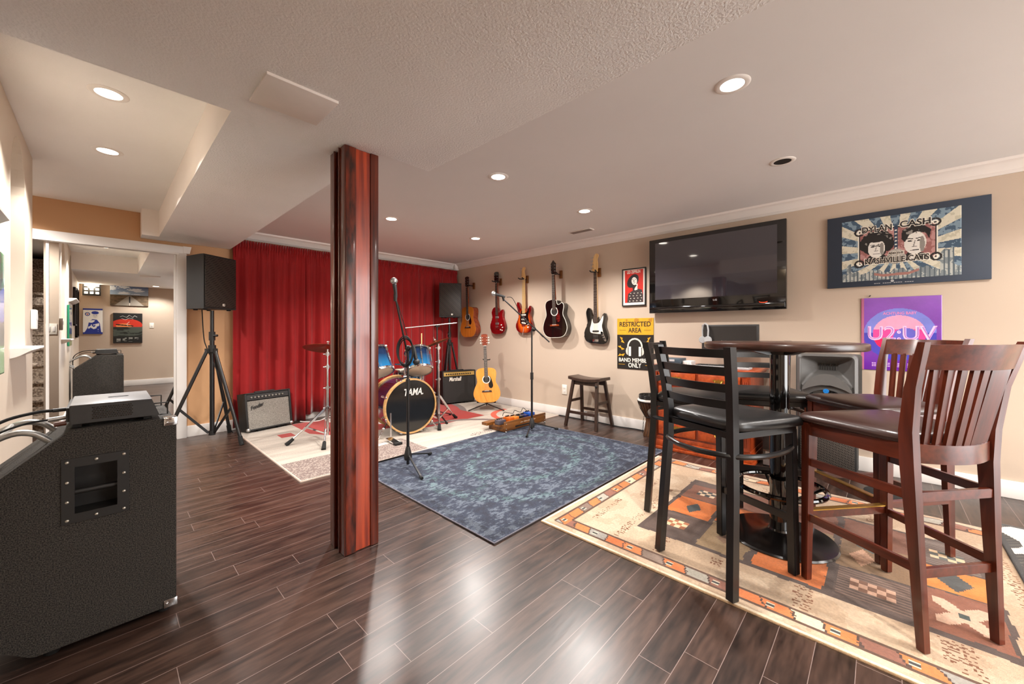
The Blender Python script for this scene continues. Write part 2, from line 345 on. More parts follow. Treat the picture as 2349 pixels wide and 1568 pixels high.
def spline(pts, n=6, closed=True):
    P = [np.array(p, float) for p in pts]; m = len(P); out = []
    for i in range(m if closed else m-1):
        g = (lambda k: P[k % m]) if closed else (lambda k: P[min(max(k, 0), m-1)])
        p0, p1, p2, p3 = g(i-1), g(i), g(i+1), g(i+2)
        for j in range(n):
            t = j/n; out.append(tuple(.5*((2*p1)+(-p0+p2)*t+(2*p0-5*p1+4*p2-p3)*t*t+(-p0+3*p1-3*p2+p3)*t**3)))
    if not closed: out.append(tuple(P[-1]))
    return out
# ================================================================== the room
XR, YB, XL, ZC, ZS, ZR = 4.33, 5.5, -.35, 2.34, 2.11, 2.371
mb = MB(); mb.box((1.4, .75, -.05), (6.2, 9.7, .1)); struct(mb.build('floor', floor_mat(), smooth=0))
mb = MB(); mb.box((XR+.06, .75, 1.25), (.12, 9.7, 2.7)); struct(mb.build('wall_right', M['wall'], smooth=0))
mb = MB(); mb.box((1.4, YB+.07, 1.25), (6.2, .12, 2.7)); struct(mb.build('wall_back', M['wall_back'], smooth=0))
mb = MB(); mb.box((.34, -.66, 1.3), (1.62, .12, 2.6)); mb.box((1.09, -2.36, 1.3), (.12, 3.3, 2.6)); struct(mb.build('wall_near', M['wall'], smooth=0))
mb = MB(); mb.box((-1.62, 2.4, 1.3), (.12, 6.4, 2.8)); mb.box((-1.05, -.66, 1.3), (1.2, .12, 2.8)); struct(mb.build('wall_stairwell', M['wall'], smooth=0))
# left wall with two arched openings
mb = MB()
def arch_wall(mb, y0, y1, arches, z1, x0, x1):
    ys = y0
    for a0, a1, zs, zt in arches:
        mb.box(((x0+x1)/2, (ys+a0)/2, z1/2), (x1-x0, a0-ys, z1))
        mb.box(((x0+x1)/2, (a0+a1)/2, zs/2), (x1-x0, a1-a0, zs))
        r = (a1-a0)/2; n = 16
        arc = [(a0+r-r*math.cos(PI*k/n), zt-r+r*math.sin(PI*k/n)) for k in range(n+1)]
        poly = arc+[(a1, z1), (a0, z1)]
        # extruded along x: use matrix mapping (x,y,z)->(y,x,z)
        m = Matrix(((0, 1, 0, 0), (1, 0, 0, 0), (0, 0, 1, 0), (0, 0, 0, 1)))
        for k in range(n):
            (p, q), (p2, q2) = arc[k], arc[k+1]; mb.prism([(p, q), (p2, q2), (p2, z1), (p, z1)], x0, x1, m)
        ys = a1
    mb.box(((x0+x1)/2, (ys+y1)/2, z1/2), (x1-x0, y1-ys, z1))
arch_wall(mb, -.6, 4.336, [(1.75, 2.56, 1.62, 2.30), (3.41, 3.958, 1.05, 2.285)], 2.5, -.46, XL)
mb.bm.faces.ensure_lookup_table()
for f in mb.bm.faces: f.material_index = 1 if f.calc_center_median().y > 4.33 or f.calc_center_median().x < -.455 else 0
struct(mb.build('wall_left', [M['wall_left'], M['wall']], smooth=0))
mb = MB(); mb.box((2.7, .75, ZC+.04), (3.4, 9.7, .08)); struct(mb.build('ceiling', M['ceil'], smooth=0))
mb = MB(); mb.box((-.6, 2.4, ZR+.03), (2.1, 6.5, .06)); struct(mb.build('ceiling_recess', M['recess'], smooth=0))
mb = MB()
for (x0, x1, y0, y1) in ((-.35, 1.34, -.6, 1.965), (1.15, 1.34, -4, -.6), (-.35, .38, 1.965, 2.05), (.38, 1.01, 1.965, 5.5), (.255, .38, 5.285, 5.5)):
    mb.box(((x0+x1)/2, (y0+y1)/2, ZS+.15), (x1-x0, y1-y0, .30))
mb.bm.faces.ensure_lookup_table()
for f in mb.bm.faces: f.material_index = 0 if abs(f.normal.z) > .5 else 1
struct(mb.build('ceiling_soffit', [M['soffit'], M['soffit_side']], smooth=0))
o = MB().box((.543, 1.763, ZS-.005), (.262, .249, .012), bev=.002).build('access_panel', mat('panel paint', '#ece4dd', .6, noise=.02))
tag(o, 'square painted access panel set in the textured ceiling soffit', 'access panel')
# crown moulding
def crown(name, p0, p1, inward, ext0=0, ext1=0):
    prof = [(0, -.095), (.012, -.095), (.018, -.085), (.03, -.075), (.035, -.06), (.05, -.045), (.06, -.03), (.07, -.025), (.085, -.018), (.09, 0), (0, 0)]
    mb = MB(); I = Vector(inward)
    mb.loft([[Vector(p)+I*a+Vector((0, 0, b)) for a, b in prof] for p in (p0, p1)]); return struct(mb.build(name, M['crown'], smooth=30))
crown('trim_1', (XR, -4.0, ZC), (XR, YB-.0, ZC), (-1, 0, 0))
crown('trim_2', (1.0, YB, ZC), (XR, YB, ZC), (0, -1, 0))
mb = MB(); mb.loft([[(XR+a*s, YB+a2*s, ZC-z) for a, a2 in ((0, 0), (-.11, 0), (-.085, -.085), (0, -.11))] for s, z in ((1.15, 0), (1.1, .05), (.7, .105))]); struct(mb.build('trim_3', M['crown']))
for nme, c, d in (('baseboard_right', (XR-.008, .75, .06), (.016, 9.6, .12)), ('baseboard_back', (2.47, YB-.0, .06), (3.72, .03, .12)), ('baseboard_near', (.40, -.592, .06), (1.49, .018, .12)), ('baseboard_left', (XL+.008, 1.85, .06), (.016, 4.9, .12))):
    struct(MB().box(c, d, bev=.004).build(nme, M['white']))
# mirrored closet doors and their casing
mir = bpy.data.materials.new('mirror glass'); mir.use_nodes = True
b = mir.node_tree.nodes['Principled BSDF']; b.inputs['Metallic'].default_value = 1; b.inputs['Roughness'].default_value = .005
N = mir.node_tree.nodes; tcn = N.new('ShaderNodeTexCoord'); nzn = N.new('ShaderNodeTexNoise'); nzn.inputs['Scale'].default_value = .8; rpn = N.new('ShaderNodeValToRGB')
rpn.color_ramp.elements[0].color = (.86, .87, .86, 1); rpn.color_ramp.elements[1].color = (.88, .88, .87, 1)
mir.node_tree.links.new(tcn.outputs['Object'], nzn.inputs[0]); mir.node_tree.links.new(nzn.outputs[0], rpn.inputs[0]); mir.node_tree.links.new(rpn.outputs[0], b.inputs['Base Color'])
for k, (a0, a1, y) in enumerate(((-1.35, -.347, YB-.0), (-.367, .53, YB-.004))):
    d = bpy.data.objects.new('door_%d' % (k+1), None); COL.objects.link(d); d.location = ((a0+a1)/2, y, 0); struct(d)
    w = a1-a0
    MB().box((0, 0, 1.0), (w-.03, .006, 1.97)).build('mirror_panel', mir, d, smooth=0)
    mb = MB(); mb.box((-w/2+.009, -.004, 1.0), (.018, .014, 1.98)); mb.box((w/2-.009, -.004, 1.0), (.018, .014, 1.98)); mb.box((0, -.004, .012), (w, .014, .024)); mb.box((0, -.004, 1.985), (w, .014, .02))
    mb.build('door_frame', M['white'], d)
mb = MB(); mb.box((.575, YB-.022, 1.0), (.082, .044, 2.0), bev=.003); mb.box((-.37, YB-.024, 2.03), (2.02, .05, .075), bev=.003)
mb.prism([(.585, 1.995), (.64, 1.995), (.655, 2.07), (.585, 2.07)], YB-.056, YB); mb.box((-.4, YB-.03, 1.985), (1.9, .04, .018)); mb.box((.538, YB-.02, 1.0), (.012, .03, 1.98))
struct(mb.build('trim_4', M['white']))
# arch ledges
def ledge(name, y0, y1, z):
    mb = MB(); prof = [(-.11, 0), (.075, 0), (.075, -.012), (.06, -.022), (.035, -.04), (.02, -.048), (0, -.055), (0, -.012), (-.11, -.012)]
    mb.loft([[(XL+a, y, z+b) for a, b in prof] for y in (y0, y1)]); return struct(mb.build(name, M['white']))
ledge('trim_5', 3.38, 4.0, 1.06); ledge('trim_6', 1.7, 2.66, 1.63)
# carpeted stairs behind the left wall
stair_mat = mat('brown stair carpet', '#b8a999', .95, col2='#6e5f54', nscale=55, bump=1., bscale=60, detail=1)
mb = MB()
for k in range(12):
    y = 4.25-.25*k; mb.box((-1.0, y-.75, .095+.19*k*1.0), (1.06, 1.5, .19)); mb.box((-1.0, y+.012, .17+.19*k), (1.06, .03, .04), bev=.012)
struct(mb.build('floor_stairs', stair_mat))
# ceiling lights
for k, (x, y, z, s) in enumerate(CANS_AND_FILL[:7]+[(3.265, .5, 2.34, 0), (.75, -.12, 2.11, .45)]):  # last entry is an added lamp that brightens the near wall
    lit = s > 0
    where = ['nearest the camera over the bar table', 'in the middle of the smooth ceiling', 'nearest the wooden post and curtain', 'closest to the wall of guitars', 'deepest in the corner by the drum kit', 'in the raised recess at left, the nearer one', 'in the raised recess at left, the farther one', '', 'added as fill over the near wall, seen only in the mirror'][k]
    t = thing('recessed_ceiling_light', ('round recessed ceiling light switched on, ' + where) if lit else 'empty dark round recessed ceiling fixture with no lamp above the bar chairs', 'ceiling light', (x, y, z), 0, 'recessed ceiling lights' if lit else None)
    MB().lathe([(.052, .0), (.052, -.004), (.070, -.006), (.078, -.001), (.078, .0)], 32, cap=False).build('trim_ring', M['lamptrim'], t)
    if lit: MB().lathe([(0, -.003), (.052, -.003), (.052, .0)], 32, cap=False).build('lens', M['lamp'], t)
    else:
        MB().lathe([(0, -.003), (.056, -.003)], 32, cap=False).build('dark_opening', mat('dark can interior', '#14100e', .6), t)
t = thing('ceiling_vent', 'narrow white louvered air vent in ceiling near guitar wall', 'vent', (3.875, 2.564, ZC))
mb = MB(); mb.box((0, 0, -.004), (.10, .30, .008), bev=.003); mb.build('frame', M['crown'], t)
mb = MB()
for k in range(5): mb.box((-.034+.017*k, 0, -.009), (.005, .27, .004))
mb.build('louvers', mat('vent slots', '#8a7c73', .6), t)

# ------------------------------------------------------------------ wooden post
px_, py_ = .845, 1.985
t = thing('wooden_post', 'square glossy red oak support post standing mid room', 'post', (px_+.0925, py_+.09, 0))
w, d = .185, .18
MB().box((0, 0, ZS/2), (w-.03, d-.03, ZS)).build('core', M['post'], t)
def casing(c, dims): return MB().box(c, dims, bev=.004).build('corner_board', M['postd'], t)
for sx, wd_ in ((-1, .055), (1, .045)):
    casing((sx*(w/2-wd_/2), -d/2+.006, ZS/2), (wd_, .014, ZS-.002))
    casing((sx*(w/2-wd_/2), d/2-.006, ZS/2), (wd_, .014, ZS-.002))
for sy in (-1, 1):
    casing((-w/2+.006, sy*(d/2-.03), ZS/2), (.014, .06, ZS-.004)); casing((w/2-.006, sy*(d/2-.03), ZS/2), (.014, .06, ZS-.004))
MB().box((-w/2+.032, -d/2-.002, ZS/2), (.052, .006, ZS-.01), bev=.001).build('figured_board', mat('figured dark oak', '#7a2a10', .28, coat=.5, col2='#2c0d06', nscale=38, stretch=(1, 1, .22), detail=7, coatr=.1), t)
MB().box((.006, -d/2+.012, ZS/2), (.082, .010, ZS-.006)).build('front_panel', mat('bright oak panel', '#b4431a', .28, coat=.5, col2='#7a2208', nscale=45, stretch=(1, 1, .05), detail=5, coatr=.1), t)
mb = MB()
for x in (-w/2+.0, ): mb.box((x-.002, .03, ZS/2), (.010, .012, ZS-.004), bev=.004); mb.box((x-.002, -.03, ZS/2), (.010, .010, ZS-.004), bev=.004)
mb.build('side_bead', M['postd'], t)

# ------------------------------------------------------------------ curtain
vel = mat('red velvet', '#98070a', .8, noise=.15, nscale=4, sheen=.35, bump=.1, bscale=500)
def curtain(x0, x1, y, z0, z1, label, seed, ph):
    rnd = random.Random(seed); n = int((x1-x0)/.0085); zs = [z0, z0+.25, z0+.6, z0+1.0, z0+1.4, z1-.2, z1-.10, z1-.07, z1-.055, z1]
    mb = MB(); ks = [rnd.uniform(.75, 1.3) for _ in range(60)]; secs = []
    for j, z in enumerate(zs):
        row = []
        f = 1-(z-z0)/(z1-z0)
        for i in range(n+1):
            x = x0+(x1-x0)*i/n; u = (x-x0)/.165; k = int(u) % 60; amp = .024+.020*f
            w1 = math.sin(2*PI*u*1.0+ph+.9*math.sin(x*3.1+seed)+.35*f*math.sin(x*7)); w2 = math.sin(2*PI*x/.043+seed)
            kk = ks[k % 7]*(1-u % 1)+ks[(k+1) % 7]*(u % 1); yy = y+amp*w1*kk*.85+.008*max(0, .35-f)*w2
            if j >= 6: yy = y+.010*math.sin(2*PI*x/.028)*(1.6 if j == 9 else 1)-(.012 if j == 8 else 0)
            zz = z+(.012*math.sin(x*9+seed)+.02*math.sin(x*2.3) if j == 0 else 0)+(.012*abs(math.sin(2*PI*x/.05)) if j == 9 else 0)
            row.append((x, yy, zz))
        secs.append(row)
    mb.loft(secs, closed=False, cap=False)
    o = mb.build('curtain', vel, smooth=60); md = o.modifiers.new('thickness', 'SOLIDIFY'); md.thickness = .003
    return tag(o, label, 'curtain', 'red velvet stage curtains')
curtain(1.02, 1.79, 5.42, .03, 2.215, 'red velvet curtain panel at the left end behind the small silver grille amplifier', 1, .3)
curtain(1.77, 2.63, 5.42, .10, 2.215, 'red velvet curtain panel left of and behind the wooden post', 2, 1.2)
curtain(2.61, 3.5, 5.42, .08, 2.215, 'red velvet curtain panel behind the blue tom drums', 3, 2.0)
curtain(3.49, 4.29, 5.42, .06, 2.215, 'red velvet curtain panel in the right corner behind the right loudspeaker', 4, .9)
t = thing('curtain_rod', 'thin brass curtain rod mostly hidden in the gathered curtain heading', 'curtain rod', (2.65, 5.44, 2.14))
MB().cyl((-1.64, 0, 0), (1.63, 0, 0), .007).build('rod', M['brass'], t)

# ------------------------------------------------------------------ rugs
rugm = paintmat('wool rug pile', .95, .7, 350, .16, 90, sheen=.2)
rnd = random.Random(3); npr = np.random.default_rng(5)
def fbm(X, Y, sc, seed, octv=4):
    r = np.random.default_rng(seed); out = np.zeros_like(X); a = 1; tot = 0
    for o in range(octv):
        g = r.random((64, 64)); x = X*sc*2**o; y = Y*sc*2**o; i = np.floor(x).astype(int); j = np.floor(y).astype(int); fx = x-i; fy = y-j
        fx = fx*fx*(3-2*fx); fy = fy*fy*(3-2*fy); G = lambda p, q: g[p % 64, q % 64]
        out += a*((G(i, j)*(1-fx)+G(i+1, j)*fx)*(1-fy)+(G(i, j+1)*(1-fx)+G(i+1, j+1)*fx)*fy); tot += a; a *= .55
    return out/tot
def rug(canvas, x, y, z, name, label, thick, warp=None, m=None):
    o = canvas.build(name, m or rugm, None, thick, flat=True, warp=warp); o.location = (x, y, z); return tag(o, label, 'rug')
# southwestern rug: local x = world x-1.82, local t = 1.49 - world y  (y = h - t)
c = Canvas(1.70, 2.24, .0075, '#c4aa8e'); H = c.h; Tt = H-c.Y; S = c.X
n1 = fbm(S, Tt, 6, 1); n2 = fbm(S, Tt, 30, 2, 3); wob = (fbm(S, Tt, 14, 3, 2)-.5)*.022
c.put((n1 > .56), '#b99d80'); c.put(n1 < .40, '#cdb69b')
def zone(t0, t1, s0, s1, col, wv=1.): return c.put((Tt+wob*wv > t0) & (Tt+wob*wv < t1) & (S+wob*wv > s0) & (S+wob*wv < s1), col)
# border band along the four sides
seq = ['#d9793f', '#8c5a48', '#d9793f', '#9a958c', '#d07038', '#d9793f', '#7f6a5c', '#d9793f', '#a9a294', '#8c5a48', '#d9793f', '#d9793f', '#e0c6a4']
def band(coord, cross, lo, hi, length, off):
    k = np.floor((coord+wob*1.2)/.105+off+np.floor(cross/.02)*.07).astype(int)
    inb = (cross > lo) & (cross < hi) & (coord > lo) & (coord < length-lo)
    for i, cc in enumerate(seq): c.put(inb & (k % len(seq) == i), cc)
    c.put(inb & (np.abs(((coord+wob*1.2)/.105+off+np.floor(cross/.02)*.07) % 1-.5) > .46), '#4a3227')
    c.put((np.abs(cross-lo) < .004) & (coord > lo) & (coord < length-lo), '#5a3d2c'); c.put((np.abs(cross-hi) < .004) & (coord > hi) & (coord < length-hi), '#5a3d2c')
    mot = inb & (np.abs(cross-(lo+hi)/2) < .014) & (np.abs(((coord)/.21) % 1-.5) < .07); c.put(mot, '#d8c8ae'); c.put(mot & (np.abs(cross-(lo+hi)/2) < .006), '#3a3a3a')
band(Tt, S, .06, .135, H, 0); band(S, Tt, .06, .135, c.w, 3); band(Tt, c.w-S, .06, .135, H, 5); band(S, H-Tt, .06, .135, c.w, 7)
# dashed brown strokes on the field
for (t, s0, s1, ww) in ((.22, .25, .62, .035), (.27, .75, 1.2, .03), (.42, .15, .52, .04), (.40, .62, 1.0, .05), (.64, .14, .37, .05), (.90, .24, .31, .05), (1.25, .15, .34, .07), (1.70, .14, .34, .09), (1.95, .6, 1.3, .05), (.9, 1.34, 1.5, .05), (1.45, 1.34, 1.52, .05), (2.02, .2, .6, .06)):
    m_ = (np.abs(Tt-t+(S-s0)*.06) < ww/2) & (S > s0) & (S < s1) & (npr.random(S.shape) < .42) & (np.floor(S/.011).astype(int) % 2 == 0); c.put(m_, '#7b4a2a')
DB, BR, OR, OL, PK, TL = '#5a463d', '#7f4f3a', '#d2702c', '#8f7452', '#e0b896', '#3f4646'
zone(.45, 1.86, .34, 1.32, '#4e3c34')
hat = (np.floor(S/.011).astype(int) % 2 == 0)
zone(.48, .73, .37, .67, DB); zone(.48, .73, .68, .95, OR); zone(.48, .73, .96, 1.22, BR); zone(.48, .73, 1.23, 1.30, DB)
zone(.76, .985, .37, .72, OL); zone(.76, .985, .73, 1.0, OR); zone(.76, .985, 1.0, 1.30, '#8d5b45')
zone(1.02, 1.30, .37, .66, OR); zone(1.02, 1.30, .67, 1.0, OL); zone(1.02, 1.30, 1.0, 1.3, BR)
zone(1.33, 1.59, .37, .66, DB); c.put((Tt > 1.34) & (Tt < 1.58) & (S > .385) & (S < .65) & hat, '#85695a'); zone(1.33, 1.59, .67, 1.0, '#8a6a4a'); zone(1.33, 1.59, 1.0, 1.3, BR)
zone(1.62, 1.84, .38, .72, '#8a5138'); zone(1.62, 1.84, .73, .97, '#da8030'); zone(1.62, 1.84, .98, 1.3, DB); c.put((Tt > 1.63) & (Tt < 1.83) & (S > .99) & (S < 1.28) & hat, '#7a6a60')
def checks(tc_, sc_, a, b, n=4, q=.028):
    for i in range(n):
        for j in range(3):
            col = a if (i+j) % 2 == 0 else b; c.put((np.abs(Tt-tc_-(i-(n-1)/2)*q) < q/2) & (np.abs(S-sc_-(j-1)*q*1.15) < q*.56), col)
checks(.61, .53, '#ddc39c', '#a4643f'); checks(.60, 1.10, TL, '#e3c6a6'); checks(1.46, .52, '#dcb095', '#8a5f48', 5, .03); checks(1.73, 1.12, '#d9bb96', '#5d5e58', 4, .03)
c.put(np.abs(Tt-.61)/.045+np.abs(S-.81)/.085 < 1, TL); c.put(np.abs(Tt-.87)/.05+np.abs(S-.53)/.05 < 1, '#7d5c42')
c.put((np.abs(Tt-1.15) < .05) & (np.abs(S-.60) < .03), '#7d7765'); c.put((np.abs(Tt-1.2) < .03) & (np.abs(S-.62) < .03), '#4b5358')
c.put((np.abs(np.abs(Tt-1.73)/.09-np.abs(S-.55)/.11) < .42) & (np.abs(Tt-1.73) < .085) & (np.abs(S-.55) < .10), '#dcb398'); c.put((np.abs(Tt-1.73) < .018) & (np.abs(S-.55) < .022), '#3d4944')
c.put((np.abs(Tt-1.73)/.06+np.abs(S-.85)/.1 < 1), '#474745'); c.put((np.abs(Tt-1.46)/.07+np.abs(S-.95)/.05 < 1), '#55584f'); c.put(np.abs(Tt-1.42)/.05+np.abs(S-.82)/.1 < 1, '#c99a7c')
c.put((c.X < .012) | (Tt < .012), '#e8d5b8'); c.edge = '#c9a983'
rug(c, 1.82, 1.49-2.24, .0, 'patterned_rug', 'beige wool rug with orange and brown block panels under the bar table', .010,
    warp=lambda x, y: .006*np.exp(-((x-1.62)/.05)**2)*(1+np.sin(y*16))*(x > 1.5)+0.)
# faded navy rug
c = Canvas(2.27, 1.69, .009, '#3d4458'); X, Y = c.X-1.14, c.Y-.80
n = fbm(X+9, Y+9, 16, 11, 5); n2 = fbm(X*.7+9, Y*1.6+5, 50, 12, 3); n3 = fbm(X+5, Y+5, 2.5, 13, 3)
base = np.array(lin('#343a49'))[None, None]*np.ones(X.shape+(1,)); lt = np.array(lin('#77808c')); tl = np.array(lin('#6c8a89')); dk = np.array(lin('#2c2c36'))
r = np.hypot(X/.95, Y/.75); ring = np.exp(-((r-.55)/.05)**2)+.8*np.exp(-((r-.95)/.05)**2)+.7*np.exp(-((np.hypot(X+.2, Y-.05)-.18)/.035)**2)+.6*np.exp(-((np.hypot(X-.55, Y)-.2)/.03)**2)+.6*np.exp(-((np.hypot(X+.75, Y)-.2)/.03)**2)
mtl = np.clip(ring*(n2 > .47)*(.5+n3), 0, 1)[..., None]*.42; mlt = (np.clip((n*n2*4-1.02)*2.3, 0, 1))[..., None]*.5
mdk = np.clip((.46-n)*5, 0, 1)[..., None]
c.a = base*(1-mdk*.6)+dk*mdk*.6; c.a = c.a*(1-mlt)+lt*mlt; c.a = c.a*(1-mtl)+tl*mtl
e = np.minimum(np.minimum(c.X, c.w-c.X), np.minimum(c.Y, c.h-c.Y)); c.a[(e > .03) & (e < .09) & (n2 > .42)] *= .72; c.put(e < .010, '#6b6770'); c.edge = '#3a3432'
rug(c, 1.447, 1.510, .0005, 'faded_navy_rug', 'faded navy blue distressed rug in the middle of floor', .009, m=paintmat('flat woven rug', .93, .4, 300, .3, 120))
# the large rug under the drums
c = Canvas(3.27, 2.05, .010, '#b9ad9f'); X, Y = c.X, c.Y    # x from 1.03, y from 3.20
st = fbm(X*.6, Y*5, 4, 21, 5); c.a *= (.72+.5*st)[..., None]
c.put((Y < .52) & (X < 1.16), '#75625b'); spk = npr.random(X.shape) < .35; c.put((Y < .52) & (X < 1.16) & spk, '#a39388')
d1 = np.hypot(X-.95, Y+.05); c.put((d1 > .48) & (d1 < .57) & (Y < .50) & (X < 1.1), '#d9cec0')
d2 = np.hypot(X-1.6, Y-1.9); c.put((d2 < 1.15) & (Y > 1.02) & (X > .55) & (X < 2.9), '#a32117'); c.put((d2 > .55) & (d2 < .68) & (Y > 1.0) & (X < 1.6), '#cfc8c0')
c.put((d2 > 1.15) & (d2 < 1.24) & (Y > .9) & (X > 1.3), '#6e5f59')
c.put((Y > 1.45) & (Y < 1.62) & (X > .28) & (X < .42), '#a32117'); c.put((Y > 1.45) & (Y < 1.62) & (X > .55) & (X < .7), '#a32117')
c.put((Y > .72) & (X > 1.6) & (X < 2.55) & (Y < 1.35+.25*(X-1.6)), '#a32117')
d3 = np.hypot(X-1.75, (Y-.05)*1.0); c.put((d3 > .74) & (d3 < .84) & (X > 1.7), '#6f5f58'); c.put((np.hypot((X-1.9)/.16, (Y-.06)/.07) < 1) & spk, '#75625b')
d4 = np.hypot(X-3.0, (Y-.35)); c.put((d4 > .42) & (d4 < .50) & (X < 3.05) & (Y > .35), '#c44a2c')
e = np.minimum(np.minimum(c.X, c.w-c.X), np.minimum(c.Y, c.h-c.Y)); c.put(e < .014, '#d9c4b4'); c.edge = '#c9b2a2'
rug(c, 1.03, 3.205, .0, 'abstract_rug', 'large cream rug with red and brown shapes under the drum kit', .011)
# zebra rug
c = Canvas(1.62, 1.45, .008, '#d9d2c6'); X, Y = c.X, c.Y
z = Y*13+1.3*np.sin(X*6.5+Y*3)+.9*np.sin(X*15+1.0)+.5*fbm(X, Y, 4, 31, 3)
c.put(np.sin(z*2.3) > .05, '#2b2622'); c.put((np.sin(z*2.3) > .05) & (np.floor((X+Y)/.012).astype(int) % 3 == 0), '#4b443d')
e = np.minimum(np.minimum(c.X, c.w-c.X), np.minimum(c.Y, c.h-c.Y)); c.put(e < .022, '#2a2725'); c.edge = '#2a2725'
rug(c, 2.03, -.468-1.45, .011, 'zebra_stripe_rug', 'black and white zebra striped woven rug at the right edge', .008)
# ================================================================== furniture
def arc_strip(mb, p0, p1, bow, h, th, n=10, z=None, ang=0.):
    """upright strip curved in plan from p0 to p1 (x,y), bulging towards -x by bow, height h centred on z"""
    secs = []
    for k in range(n+1):
        t = k/n; x = p0[0]+(p1[0]-p0[0])*t-bow*math.sin(PI*t); y = p0[1]+(p1[1]-p0[1])*t
        z0 = p0[2]+(p1[2]-p0[2])*t
        dxdt = -bow*PI*math.cos(PI*t); d = Vector((p1[0]-p0[0]+dxdt, p1[1]-p0[1], 0)).normalized(); nrm = Vector((d.y, -d.x, 0))
        c = Vector((x, y, z0)); lean = Vector((-ang, 0, 0))*h/2
        secs.append([c-nrm*th/2-Vector((0, 0, h/2))-lean, c+nrm*th/2-Vector((0, 0, h/2))-lean, c+nrm*th/2+Vector((0, 0, h/2))+lean, c-nrm*th/2+Vector((0, 0, h/2))+lean])
    mb.loft(secs); return mb
def cushion(mb, outline, z0, z1, dome=.012):
    secs = []
    cx = sum(p[0] for p in outline)/len(outline); cy = sum(p[1] for p in outline)/len(outline)
    for s, z in ((.93, z0), (.985, z0+.006), (1.0, z0+.018), (1.0, z1-.022), (.975, z1-.008), (.93, z1), (.80, z1+dome*.45), (.55, z1+dome*.8), (.25, z1+dome), (.02, z1+dome)):
        secs.append([(cx+(x-cx)*s, cy+(y-cy)*s, z) for x, y in outline])
    mb.loft(secs); return mb

def make_black_chair():
    t = thing('metal_bar_stool', 'x', 'bar stool')
    ol = spline([(.225, .20), (.235, 0), (.225, -.20), (.20, -.225), (0, -.215), (-.14, -.20), (-.185, -.15), (-.195, 0), (-.185, .15), (-.14, .20), (0, .215), (.20, .225)], 4)
    cushion(MB(), ol, .702, .750, .014).build('seat', M['leather'], t)
    mb = MB()
    for a, b in (((.20, -.195), (.20, .195)), ((.20, .195), (-.185, .178)), ((-.185, .178), (-.185, -.178)), ((-.185, -.178), (.20, -.195))): mb.bar((*a, .688), (*b, .688), .022, .028)
    mb.build('seat_frame', M['blkm'], t)
    for s in (-1, 1):
        MB().bar((.205, s*.192, .008), (.19, s*.187, .69), .036, .036, up=(0, 1, 0), bev=.003).build('leg', M['blkm'], t)
        mb = MB(); P = [(-.225, .008, .207), (-.200, .42, .192), (-.190, .60, .183), (-.190, .76, .181), (-.205, .90, .189), (-.238, 1.075, .205)]
        mb.loft([[(x-.018, s*y-.017, z), (x+.018, s*y-.017, z), (x+.018, s*y+.017, z), (x-.018, s*y+.017, z)] for x, z, y in P]); mb.build('back_post', M['blkm'], t)
    for z in (1.046, .969, .895, .822):
        x = -.190-(max(0, z-.76))/.315*.048; yy = .172+(z-.76)*.07
        arc_strip(MB(), (x, -yy, z), (x, yy, z), .035, .037, .012, 12, ang=.2).build('back_slat', M['blkm'], t)
    ring = [(.19*1.0, -.187, .605), (.16, -.205, .605), (.05, -.235, .604), (-.08, -.235, .603), (-.19, -.19, .603), (-.25, -.08, .603), (-.26, .0, .603), (-.25, .08, .603), (-.19, .19, .603), (-.08, .235, .603), (.05, .235, .604), (.16, .205, .605), (.19, .187, .605)]
    MB().tube(spline(ring, 3, closed=False), .0125, 8).build('brace_ring', M['blkm'], t)
    MB().bar((.20, -.19, .265), (.20, .19, .265), .014, .036, bev=.002).build('foot_rail', M['blkm'], t)
    return t
bc = make_black_chair()
def ang_place(o, x, y, deg, label, group=None):
    o.location = (x, y, 0.0095); o.rotation_euler = (0, 0, math.radians(deg)); o['label'] = label; o['group'] = group
ang_place(bc, 2.117, .555, -23.7, 'black metal ladder-back bar stool nearest the camera left of the table pedestal', 'black metal bar stools')
dup(bc, (2.615, .882, .0095), math.radians(-82), 'black metal ladder-back bar stool leftmost, seen edge-on beside the yellow sign', 'black metal bar stools')
dup(bc, (3.10, .575, .0095), math.radians(204.7), 'black metal ladder-back bar stool behind the table column, its back to the grey loudspeaker', 'black metal bar stools')

